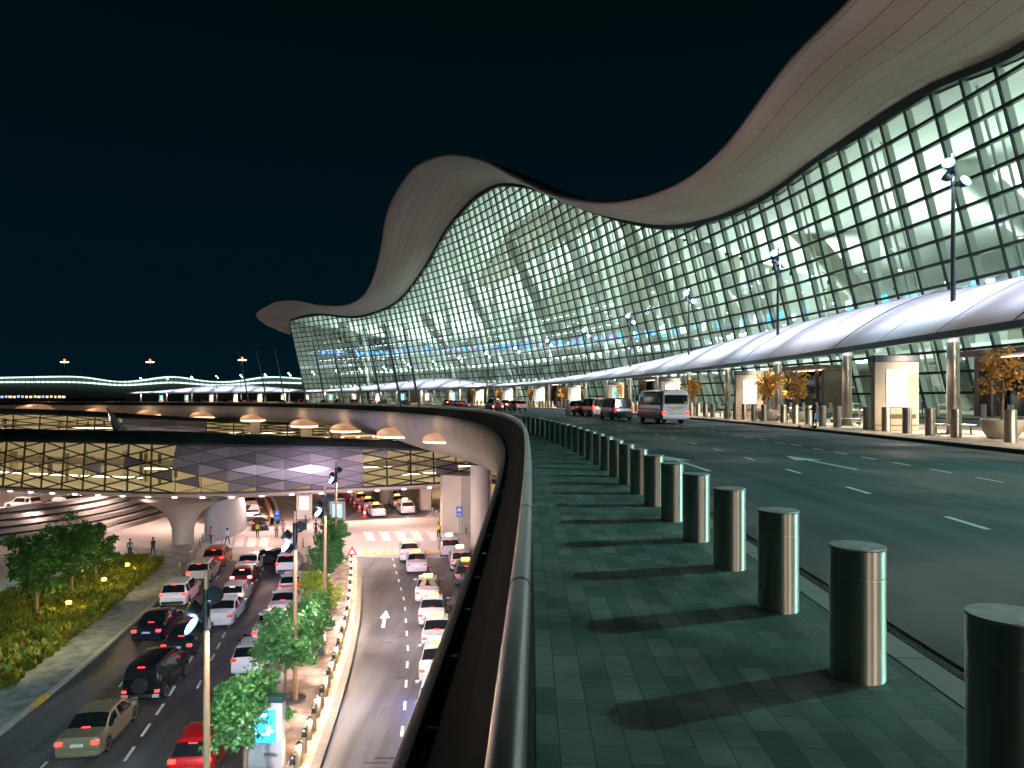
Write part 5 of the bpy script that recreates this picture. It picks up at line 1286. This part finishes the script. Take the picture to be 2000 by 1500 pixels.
MT = [(478,1512,3.9,1.75,LEAFG,'bushy green tree nearest the bottom edge, in front of the blue screen',21),(556,1368,4.3,1.85,LEAFG,'green tree left of the second lamp post, its crown brushing the white hatchback',22),(603,1300,3.9,1.6,LEAFG,'dark green tree in front of the teal screen',23),(628,1206,2.8,1.5,LEAFY,'yellow green shrub-like tree above the second totem',24),(637,1150,3.6,1.7,LEAFG,'green tree at the foot of the third lamp post',25),(645,1112,3.6,1.7,LEAFG,'green tree with blue screens shining through behind the third lamp post',26),(650,1085,3.8,1.6,LEAFG,'farthest median tree, next to the crossing',27)]
for x, y, H, R, lf, lab, sd in MT:
    r = tree('median_tree', lab, 'tree', H, R, lf, 9500 if y > 1250 else 5000, .185 if y > 1250 else .19, sd, group=GM); p = low(x, y); r.location = (p.x, p.y, LOW+.13); r.rotation_euler = (0,0,sd)
for (x, y) in ((-13.6,52.5),(-15.2,60.5),(-10.4,29.2)): lamp('POINT', 'screen_light', (x+.6, y-.8, LOW+1.8), 45, (.2,.4,1.0), size=.2)
for x, y, H, R, lab, sd in [(72,1200,5.4,1.9,'dark round tree at the left, first of the three in the planting bed',31),(140,1165,5.8,2.1,'largest dark tree of the planting bed, behind the first one',32),(187,1135,5.0,1.4,'slim dark tree at the right end of the planting bed',33)]:
    r = tree('planting_tree', lab, 'tree', H, R*1.1, LEAFD, 8000, .26, sd, trunk=.11, base=.30, group='trees in the planting bed'); p = low(x, y); r.location = (p.x, p.y, LOW)
# planting bed: tufts nobody could count
bed = [low(-80,1400), low(-20,1380), low(80,1302), low(180,1222), low(305,1118), low(322,1092), low(250,1092), low(120,1135), low(0,1170), low(-80,1190)]
mb = MB(); mb.poly([p+Vector((0,0,.03)) for p in bed]); o = mb.build('bed_soil', mat('soil', (.035,.03,.018), .95)); tag(o, kind='structure')
def inside(x, y, P):
    c = False; j = len(P)-1
    for i in range(len(P)):
        if (P[i].y > y) != (P[j].y > y) and x < (P[j].x-P[i].x)*(y-P[i].y)/(P[j].y-P[i].y)+P[i].x: c = not c
        j = i
    return c
GRASS = leafmat('groundcover', (.035,.12,.012), (.26,.20,.02)); rr = random.Random(3); mb = MB()
xs_ = [p.x for p in bed]; ys_ = [p.y for p in bed]; n_ = 0
while n_ < 2600:
    x, y = rr.uniform(min(xs_), max(xs_)), rr.uniform(min(ys_), max(ys_))
    if not inside(x, y, bed): continue
    n_ += 1; hh = rr.uniform(.35,1.0)*(.75+.5*noise.noise(Vector((x*.35, y*.35, 0))))
    for k in range(13):
        a = rr.uniform(0, 2*PI); l_ = hh*rr.uniform(.6,1.1); w_ = rr.uniform(.05,.13); e = Vector((x+math.cos(a)*l_*.5, y+math.sin(a)*l_*.5, LOW+l_)); b0 = Vector((x+rr.gauss(0,.1), y+rr.gauss(0,.1), LOW)); m_ = b0.lerp(e, .55)+Vector((0,0,.12*l_)); t_ = Vector((-math.sin(a), math.cos(a), 0))*w_
        mb.poly([b0-t_*.5, b0+t_*.5, m_+t_, m_-t_]); mb.poly([m_-t_, m_+t_, e])
o = mb.build('ground_cover', GRASS); tag(o, 'yellow green ground cover of long leaves filling the planting bed', 'plants', kind='stuff')
gf = empty('garden_light', label='x', cat='garden light', group='small yellow garden lights in the planting bed'); MB().cyl((0,0,0),(0,0,.75),.03,n=8).build('stake', DARKM, gf); MB().lathe([(.03,.72),(.15,.74),(.16,.90),(.04,.95)], n=12).build('globe', emat('garden_glow', (1,.72,.05), 14), gf, smooth=True)
used_g = {}
for x, y, lab in ((134,1200,'brightest yellow garden light between the two left trees'),(203,1152,'yellow garden light below the slim tree'),(249,1122,'yellow garden light at the right end of the bed')):
    p = low(x, y); place(gf, used_g, p, 0, lab); lamp('POINT', 'garden_lamp', (p.x+.1, p.y-.3, LOW+1.25), 130, (1,.70,.10), size=.15)
for (x, y) in ((30,1290),(110,1250),(240,1150)):
    p = low(x, y); lamp('SPOT', 'garden_wash', (p.x+3, p.y-3, LOW+4.5), 700, (1,.84,.40), (p.x, p.y, LOW), .3, 120, 1)
# ---------------- planters with autumn trees on the island
PLAN = mat('planter_stone', (.60,.54,.45), .55, var=.06, scale=1)
def planter(lab, t, r_, scale, seed, tree_lab):
    p = T(t, r_, .15); r = empty('planter', p, math.radians(t), lab, 'planter', 'pale rounded planters on the island')
    MB().lathe([(.42,0),(.50,.04),(.66,.35),(.74,.75),(.72,.82),(.64,.82),(.62,.74)], n=26, sx=1.0, sy=1.25).build('tub', PLAN, r, smooth=True); MB().lathe([(.63,.73),(.01,.74)], n=20, sy=1.25).build('soil', mat_once2('tub_soil', (.05,.035,.02)), r)
    r.scale = (scale,)*3
    tr = tree('planter_tree', tree_lab, 'tree', 3.0, 1.0, LEAFO, 1500, .17, seed, trunk=.05, base=.4, group='small orange leaved trees in planters', slim=1.5); tr.location = (p.x, p.y, .15+.74*scale); tr.scale = (scale,)*3
PT = [(-.62,419.4,1.05),(2.95,418.9,1.0),(3.25,419.5,.95),(2.72,420.6,.95),(3.45,421.2,1.0),(5.6,419.2,1.0),(6.1,420.2,1.0),(9.6,419.3,1.0),(13.6,419.3,1.0),(14.2,420,1.0),(16.8,419.4,1.0),(19.9,419.4,1.1),(22.8,419.4,1.1),(25.6,419.6,1.1),(31.5,419.6,1.1),(37.2,419.6,1.1),(43,419.6,1.1)]
for i, (t, r_, s_) in enumerate(PT):
    planter(f'pale planter number {i+1} from the right on the island' if i else 'large pale planter cut by the right edge of the photo', t, r_, s_, 50+i, f'small orange tree number {i+1} from the right, growing in a planter' if i else 'orange leaved tree at the right edge, in the large planter')
# ---------------- leaning masts along the outer edge
mf = empty('leaning_mast', label='x', cat='mast', group='slender masts leaning to the left along the deck edge')
MB().tube([(0,0,0),(-.9,0,4.8),(-1.95,0,9.6)], [.13,.11,.05], 8).build('shaft', mat('mast_grey', (.07,.09,.10), .4, .6), mf, smooth=True)
MB().tube([(-1.78,0,8.75),(-2.9,0,8.55)], .035, 6).build('cross_arm', DARKM, mf)
used_m = {}
for i, px in enumerate((818,783,745,708,671,635,598,557,521,485)):
    s = min([x*.5 for x in range(60, 500)], key=lambda s: abs(1000+1400*RAIL.at(s).x/max(1, RAIL.at(s).y)-px)); p = RAIL.at(s, .25, 0)
    lamp('SPOT', 'mast_roof_fill', (p.x-1.9, p.y, 9.7), 5200, (1.0,.82,.70), T(25+i*1.2, 424, 66), .3, 70, 1.0) if i < 8 else None  # fill added at the mast top to brighten the roof edge
    place(mf, used_m, p, 0, f'slender leaning mast number {i+1} from the right along the deck edge', scale=1.0+.008*i)
# ---------------- skyline: long lit pier building, airfield light masts, street light
pier = empty('pier_building', (-250,560,0), 0, 'long dark pier building with two wavy bands of light on the horizon', 'building')
LB = emat('band_light', (.72,1.0,.85), 1.5); PB = mat('pier_dark', (.02,.03,.03), .6)
def band(pts, dz, m_, nm, Y0=560):
    P_ = bspline([(at(x, y, Y0).x, Y0, at(x, y, Y0).z) for x, y in pts], 8); mb = MB(); mb.loft([[p+Vector((0,0,-dz/2)), p+Vector((0,0,dz/2)), p+Vector((0,4,dz/2)), p+Vector((0,4,-dz/2))] for p in P_], close=True); rel(mb.build(nm, m_), pier); return P_
a_ = [(-300,742),(-100,740),(0,737.5),(80,736),(150,734.5),(190,741),(230,747),(270,744),(320,735.5),(350,736),(390,744),(430,747),(470,744),(510,736),(550,736),(600,741),(660,744)]
b2 = [(-300,750),(-100,748),(0,746),(80,746),(150,746),(190,749),(230,753),(270,751),(320,746.5),(350,747),(390,751),(430,753),(470,750),(510,747),(550,747),(600,749),(660,751)]
band(a_, .8, LB, 'light_band'); band(b2, 1.1, LB, 'light_band')
P_ = bspline([(at(x, y, 564).x, 564.5, at(x, y, 564).z) for x, y in a_], 8); mb = MB(); mb.loft([[Vector((p.x, 564.5, -13)), Vector((p.x, 564.5, p.z+.6)), Vector((p.x, 600, p.z+.4))] for p in P_]); rel(mb.build('facade', PB), pier)
mb = MB()
for k in range(90): mb.box((at(-300+k*10, 748, 560).x, 559.6, at(0, 747, 560).z), (.3, .3, 6))
o = rel(mb.build('facade_rib', PB), pier); o['kind'] = 'stuff'
stx = empty('low_lit_building', (-230,470,0), 0, 'low building with a row of warm lit windows on the far left horizon', 'building')
mb = MB(); mb.box((at(60,775,470).x, 474, -4), (125, 8, 12)); rel(mb.build('walls', PB), stx)
mb = MB(); rr = random.Random(4)
for k in range(24):
    x = at(-60+k*8, 771, 469.8); mb.box((x.x, 469.8, 3.2+rr.uniform(-.2,.2)), (rr.uniform(1.2,2.3), .2, 1.4), rr.choice([0,0,0,1]))
rel(mb.build('lit_window_row', [emat('far_window_warm', (1,.72,.42), 1.2), emat('far_window_blue', (.3,.4,1), 1.5)]), stx)
for px, py, lab in ((126,706,'left airfield light mast on the horizon'),(293,706,'middle airfield light mast on the horizon'),(473,702,'right airfield light mast, beside the leaning masts')):
    b0 = at(px, 770, 700); t0 = at(px, py, 700); r = empty('airfield_mast', (b0.x, 700, -5), 0, lab, 'light mast', 'airfield light masts on the horizon')
    H_ = t0.z+5; MB().cyl((0,0,0),(0,0,H_),.9,.55,8).build('pole', mat_once2('far_mast', (.30,.28,.22)), r); f_ = MB().box((0,0,H_-.6), (7.5,1.2,1.0)).build('lamp_rack', emat('mast_white', (1,.9,.7), 5) if 'mast_white' not in bpy.data.materials else bpy.data.materials['mast_white'], r); MB().cyl((0,0,H_+.4),(0,0,H_+2.2),.9,n=8).build('red_beacon', emat('beacon_red', (1,.12,.03), 5) if 'beacon_red' not in bpy.data.materials else bpy.data.materials['beacon_red'], f_)
b0 = at(66,770,300); r = empty('street_light', (b0.x,300,0), 0, 'lone street light with a curved arm above the pier on the far left', 'street light'); MB().tube([(0,0,-5),(0,0,10.5),(-.3,0,11.6),(-1.6,0,12.2)], [.16,.12,.08,.06], 6).build('pole', GREYM, r); MB().rbox((-1.8,0,12.15),(1.0,.35,.15),.05).build('lamp_head', GREYM, r)
# ---------------- traffic cones, crossing signs, warning sign
cn = empty('traffic_cone', label='x', cat='traffic cone', group='traffic cones beside the taxi queue'); CR = mat('cone_red', (.70,.06,.05), .5); CW = mat('cone_white', (.8,.8,.8), .5)
MB().box((0,0,.02),(.42,.42,.04)).build('base', CR, cn); mb = MB(); mb.lathe([(.17,.04),(.125,.30)], n=14); mb.lathe([(.125,.30),(.085,.52)], n=14, mi=1); mb.lathe([(.085,.52),(.03,.80)], n=14); mb.build('cone', [CR, CW], cn, smooth=True)
used_k = {}
for i, (x, y) in enumerate([(712,1010),(702,999),(693,990),(685,983),(678,976),(671,969),(664,964)]):
    p = low(x, y); place(cn, used_k, p, 0, f'red and white traffic cone, number {i+1} from the crossing in its line', scale=1.5)
BLUE = mat('sign_blue', (.015,.12,.45), .4, emit=(.02,.15,.6), es=.25)
def person_icon(mb, x, z, s):
    mb.cyl((x,-.045,z+.30*s),(x,-.052,z+.30*s),.06*s,n=12)
    for a, b in (((0,.24),(0,.02)),((0,.02),(-.10,-.22)),((0,.02),(.10,-.22)),((0,.20),(-.11,.04)),((0,.20),(.11,.04))):
        A, B = Vector((x+a[0]*s,-.048,z+a[1]*s)), Vector((x+b[0]*s,-.048,z+b[1]*s)); d = (B-A).normalized()*.0; mb.cyl(A, B, .025*s, n=6)
for x, y, hz, rz, lab in ((541,1051,2.9,.1,'blue pedestrian crossing sign with a white triangle on the left side of the crossing'),(897,1047,3.1,.1,'blue pedestrian crossing sign in front of the big concrete wall')):
    p = low(x, y); r = empty('crossing_sign', (p.x, p.y, LOW+.1), rz, lab, 'road sign', 'blue pedestrian crossing signs'); MB().cyl((0,0,0),(0,0,hz),.04,n=8).build('post', GREYM, r)
    s_ = MB().rbox((0,-.02,hz-.55), (.62,.04,1.15), .02).build('sign_panel', BLUE, r)
    mb = MB(); z0 = hz-.48; mb.poly([(-.24,-.043,z0),(.24,-.043,z0),(0,-.043,z0+.42)]); mb.build('triangle', WHITE, s_); mb = MB(); person_icon(mb, 0, z0+.14, .36); mb.build('walker_symbol', mat_once2('ink', (.02,.05,.2)), s_)
    mb = MB()
    for k in range(2): mb.box((0,-.044,hz-.78-.14*k), (.42,.006,.05))
    mb.build('text_lines', WHITE, s_)
p = low(688,1128); r = empty('warning_sign', (p.x, p.y, LOW+.13), 0, 'red bordered triangular warning sign at the end of the median bollards', 'road sign'); MB().cyl((0,0,0),(0,0,2.2),.035,n=8).build('post', GREYM, r)
mb = MB(); mb.prism([(-.42,0),(.42,0),(0,.74)], -.02, .02); o = mb.build('red_triangle', CR, r); o.rotation_euler = (PI/2,0,0); o.location = (0,-.03,1.75); mb = MB(); mb.prism([(-.25,.1),(.25,.1),(0,.54)], -.006, .006); q_ = mb.build('white_field', WHITE, o); q_.location = (0,0,.022)
bf = empty('slim_bollard', label='x', cat='bollard', group='slim grey bollards around the crossing'); MB().lathe([(.09,0),(.09,1.05),(.05,1.08)], n=14).build('post', GREYM, bf, smooth=True); MB().lathe([(.092,.84),(.092,.94)], n=14).build('band', WHITE, bf, smooth=True)
used_s = {}; sp = [(373,1096),(351,1122),(391,1072),(396,1062),(404,1052)]+[(595,1025),(604,1022),(632,1022),(575,1082),(592,1072)]+[(838+i*7,1002+i*5.5) for i in range(5)]+[(902+i*8,1036+i*9) for i in range(4)]+[(775+i*10,962+i*6.5) for i in range(6)]
for i, (x, y) in enumerate(sp):
    where = 'left of the left crossing' if i < 5 else 'on the middle island' if i < 10 else 'in front of the concrete wall' if i < 15 else 'near the blue sign at the right' if i < 19 else 'beside the right taxi queue'
    k = i-(0 if i < 5 else 5 if i < 10 else 10 if i < 15 else 15 if i < 19 else 19)
    place(bf, used_s, low(x, y), 0, f'slim grey bollard {where}, number {k+1} from the left' if i >= 5 else f'slim grey bollard {where}, number {k+1} from the bottom')
# ================================================================ PEOPLE: one skinned body each
def person(lab, loc, rz, shirt, trousers, skin=(.30,.17,.11), hair=(.015,.012,.01), stride=.0, arms='down', vest=None, H=1.74, bag=None, pre='person'):
    k = H/1.74; s = stride; V = []; E = []; R = []
    def v(x, y, z, r): V.append((x*k, y*k, z*k)); R.append(r*k); return len(V)-1
    def e(a, b): E.append((a, b))
    pel = v(0,0,.93,.135); wst = v(0,0,1.08,.125); ch = v(.01,0,1.30,.150); nk = v(.01,0,1.47,.062); hd0 = v(.02,0,1.56,.082); hd1 = v(.02,0,1.66,.088); 
    e(pel,wst); e(wst,ch); e(ch,nk); e(nk,hd0); e(hd0,hd1)
    for sg in (1,-1):
        f = s*sg
        hip = v(.0,.095*sg,.88,.098); kn = v(.16*f+.03,.10*sg,.50,.068); an = v(.30*f-.02,.10*sg,.09+.05*max(0,-f),.044); toe = v(.30*f+.13,.115*sg,.045+.02*max(0,-f),.036)
        e(pel,hip); e(hip,kn); e(kn,an); e(an,toe)
        sh = v(.0,.185*sg,1.40,.068); e(ch,sh)
        if arms == 'down': el = v(-.16*f-.03,.235*sg,1.14,.048); wr_ = v(-.22*f+.05,.235*sg,.90,.034); hn = v(-.22*f+.08,.23*sg,.80,.036)
        elif arms == 'front': el = v(.12,.22*sg,1.16,.048); wr_ = v(.36,.17*sg,1.10,.034); hn = v(.44,.16*sg,1.10,.036)
        else:
            if sg > 0: el = v(.14,.24*sg,1.18,.048); wr_ = v(.24,.16*sg,1.38,.034); hn = v(.22,.13*sg,1.46,.036)
            else: el = v(-.03,.235*sg,1.14,.048); wr_ = v(.05,.235*sg,.90,.034); hn = v(.08,.23*sg,.80,.036)
        e(sh,el); e(el,wr_); e(wr_,hn)
        fg = [v(V[hn][0]/k+.035, V[hn][1]/k+.02*q_, V[hn][2]/k-.06 if arms == 'down' else V[hn][2]/k+.0, .011) for q_ in (-1,0,1)]
        for f_ in fg: e(hn, f_)
    me = bpy.data.meshes.new('b'); me.from_pydata(V, E, []); o = bpy.data.objects.new('b', me); COL.objects.link(o)
    md = o.modifiers.new('s', 'SKIN'); me.skin_vertices[0].data[0].use_root = True
    for i, r_ in enumerate(R): me.skin_vertices[0].data[i].radius = (r_, r_*(.86 if i in (1,2) else 1))
    o.modifiers.new('u', 'SUBSURF').levels = 1
    dg = bpy.context.evaluated_depsgraph_get(); m2 = bpy.data.meshes.new_from_object(o.evaluated_get(dg)); bpy.data.objects.remove(o)
    m2.materials.clear()
    def mm(nm, c): 
        key = nm+'_%d_%d_%d' % tuple(int(q*255) for q in c); return bpy.data.materials.get(key) or mat(key, c, .75)
    for q in (mm('skin', skin), mm('shirt', shirt), mm('trousers', trousers), mm('shoes', (.02,.02,.02))): m2.materials.append(q)
    for p in m2.polygons:
        c = p.center/k
        if c.z > 1.47: i = 0
        elif c.z < .075: i = 3
        elif abs(c.y) > .12 and ((arms == 'down' and c.z < .93 and abs(c.y) > .19) or (arms != 'down' and c.x > .30)): i = 0
        elif c.z < .95 and not (abs(c.y) > .2 and c.z > .8): i = 2
        else: i = 1
        p.material_index = i; p.use_smooth = True
    b = bpy.data.objects.new(pre, m2); COL.objects.link(b); b.location = loc; b.rotation_euler = (0,0,rz); tag(b, lab, 'person')
    mb = MB(); mb.lathe([(.02,.118),(.06,.108),(.098,.06),(.106,.01),(.10,-.03)][::-1], c=(.005*k,0,1.665*k), n=14); h_ = mb.build('hair', mm('hair', hair), b, smooth=True)
    mb = MB(); mb.rbox((.112*k,0,1.615*k),(.03,.026,.045),.01); mb.build('nose', mm('skin', skin), b, smooth=True)
    mb = MB(); [mb.rbox((.098*k,sg*.034*k,1.645*k),(.012,.02,.012),.004) for sg in (1,-1)]; mb.build('eyes', mm('hair', (.01,.01,.01)), b)
    if vest:
        mb = MB(); mb.lathe([(.175,1.02),(.18,1.15),(.185,1.30),(.165,1.42)], n=16, sx=.92, sy=1.08); mb.build('vest', mat_once2('vest_yellow', vest), b, smooth=True)
    if bag: MB().rbox((-.20*k,0,1.22*k),(.16,.30,.42),.06).build('backpack', mm('bag', bag), b, smooth=True)
    return b
Lp = lambda x, y, dz=.10: low(x, y)+Vector((0,0,dz))
DK_ = (.02,.022,.03); WH_ = (.65,.65,.62)
person('person in a pink top walking at the left end of the left crossing', Lp(412,1064), 1.2, (.55,.25,.28), (.10,.06,.06), stride=.5)
person('person in white and blue walking across the left zebra stripes', Lp(444,1067), -.4, (.60,.62,.75), (.10,.12,.25), stride=.8)
person('person in a yellow vest standing in front of the black crossover', Lp(503,1053), -1.4, (.5,.5,.05), DK_, vest=(.85,.75,.05), arms='phone')
person('person standing right below the left blue crossing sign', Lp(540,1052), -1.2, (.45,.33,.28), (.2,.12,.1))
person('person in a pale pink dress right of the left blue sign', Lp(553,1049), -1.8, (.60,.38,.36), (.5,.30,.28), stride=.3)
person('person with raised hand behind the median lamp heads', Lp(597,1041), 2.6, (.10,.10,.14), DK_, arms='phone')
person('person in a dark suit walking on the middle island', Lp(617,1049), 1.5, (.04,.05,.09), (.03,.035,.06), stride=.5)
person('traffic warden in a yellow vest at the right end of the zebra', Lp(857,1054), 2.2, (.45,.42,.05), DK_, vest=(.80,.72,.05), arms='phone', stride=.3)
person('person in dark green clothes standing by the big concrete wall', Lp(871,1034), 2.8, (.02,.06,.03), (.015,.04,.02))
person('person in a yellow vest beside the right taxi queue', Lp(781,966), 2.6, (.6,.5,.05), DK_, vest=(.85,.72,.05))
person('person in a blue shirt standing at the open door of the hatchback', Lp(467,1312,.01), -.6, (.05,.18,.60), DK_)
person('person in teal at the glass balustrade left of the pier', Lp(254,1091), 2.0, (.03,.16,.20), DK_)
person('person in black near the slim tree by the ramp', Lp(219,1096), .6, DK_, DK_)
person('person in black standing right of the one in teal, nearest the pier', Lp(299,1088), 2.6, DK_, (.05,.05,.05), stride=.6)
person('person in grey on the upper road beside the silver crossover', ground(1110,813), 2.4, (.28,.26,.24), (.18,.17,.16), stride=.4, arms='phone')
person('person in black pushing the luggage trolley between the planters', ground(1591,834,.15), PI-.2, DK_, DK_, stride=.4, arms='front')
person('person with a dark backpack on the forecourt behind the totem', ground(1804,809,.15), 1.2, (.35,.36,.30), (.10,.11,.10), stride=.4, bag=(.03,.06,.06))
person('dark standing person left of the pale off-roader', ground(932,795), 1.0, DK_, DK_)
person('person with dark hair at the kerb behind the pale off-roader', ground(940,794), 1.6, (.05,.10,.12), (.4,.38,.34))
person('person in pink kneeling by the pink lit planter', ground(1038,798,.0), 1.6, (.6,.32,.30), (.5,.3,.28), arms='front')
# ---------------- luggage trolleys
TF = mat('trolley_chrome', (.62,.60,.55), .3, .9); TB = mat('trolley_ad_blue', (.02,.30,.75), .4, emit=(.05,.4,1.0), es=.5)
def trolley(lab, name='luggage_trolley', ad=True, group='luggage trolleys on the island'):
    r = empty(name, (0,0,0), 0, lab, 'trolley', group)
    mb = MB(); mb.tube([(-.45,-.28,.16),(.50,-.22,.20)], .018, 6); mb.tube([(-.45,.28,.16),(.50,.22,.20)], .018, 6)
    for x in (-.3,-.05,.2,.45): mb.tube([(x,-.26,.18),(x,.26,.18)], .014, 6)
    mb.tube([(-.45,-.28,.16),(-.55,-.26,1.0)], .02, 6); mb.tube([(-.45,.28,.16),(-.55,.26,1.0)], .02, 6); mb.tube([(-.55,-.26,1.0),(-.58,0,1.02),(-.55,.26,1.0)], .024, 6)
    mb.build('frame', TF, r, smooth=True)
    if ad: MB().rbox((-.50,0,.72),(.03,.50,.36),.01).build('advert_panel', TB, r)
    for x, y in ((-.42,.26),(-.42,-.26),(.42,0)):
        M = Matrix.Translation((x, y, .075)) @ Matrix.Rotation(PI/2, 4, 'X'); MB().lathe([(.03,-.02),(.075,-.02),(.075,.02),(.03,.02)], n=12, M=M).build('wheel', BLACK, r, smooth=True)
    return r
t_ = trolley('luggage trolley with blue adverts pushed by the person in black'); p = ground(1576,836,.15); t_.location = p; t_.rotation_euler = (0,0,PI-.2)
tp = trolley('x', 'parked_trolley', False); used_t = {}
for i in range(26):
    th_ = 1.75+i*.085; p = T(th_, 421.8+(.25 if i % 2 else 0), .15); place(tp, used_t, p, math.radians(th_)+PI/2, f'parked luggage trolley number {i+1} from the right in the row behind the bollards')
for o in COL.objects:
    if o.parent is None and o.get('label') and not o.get('kind'): o['kind'] = 'thing'
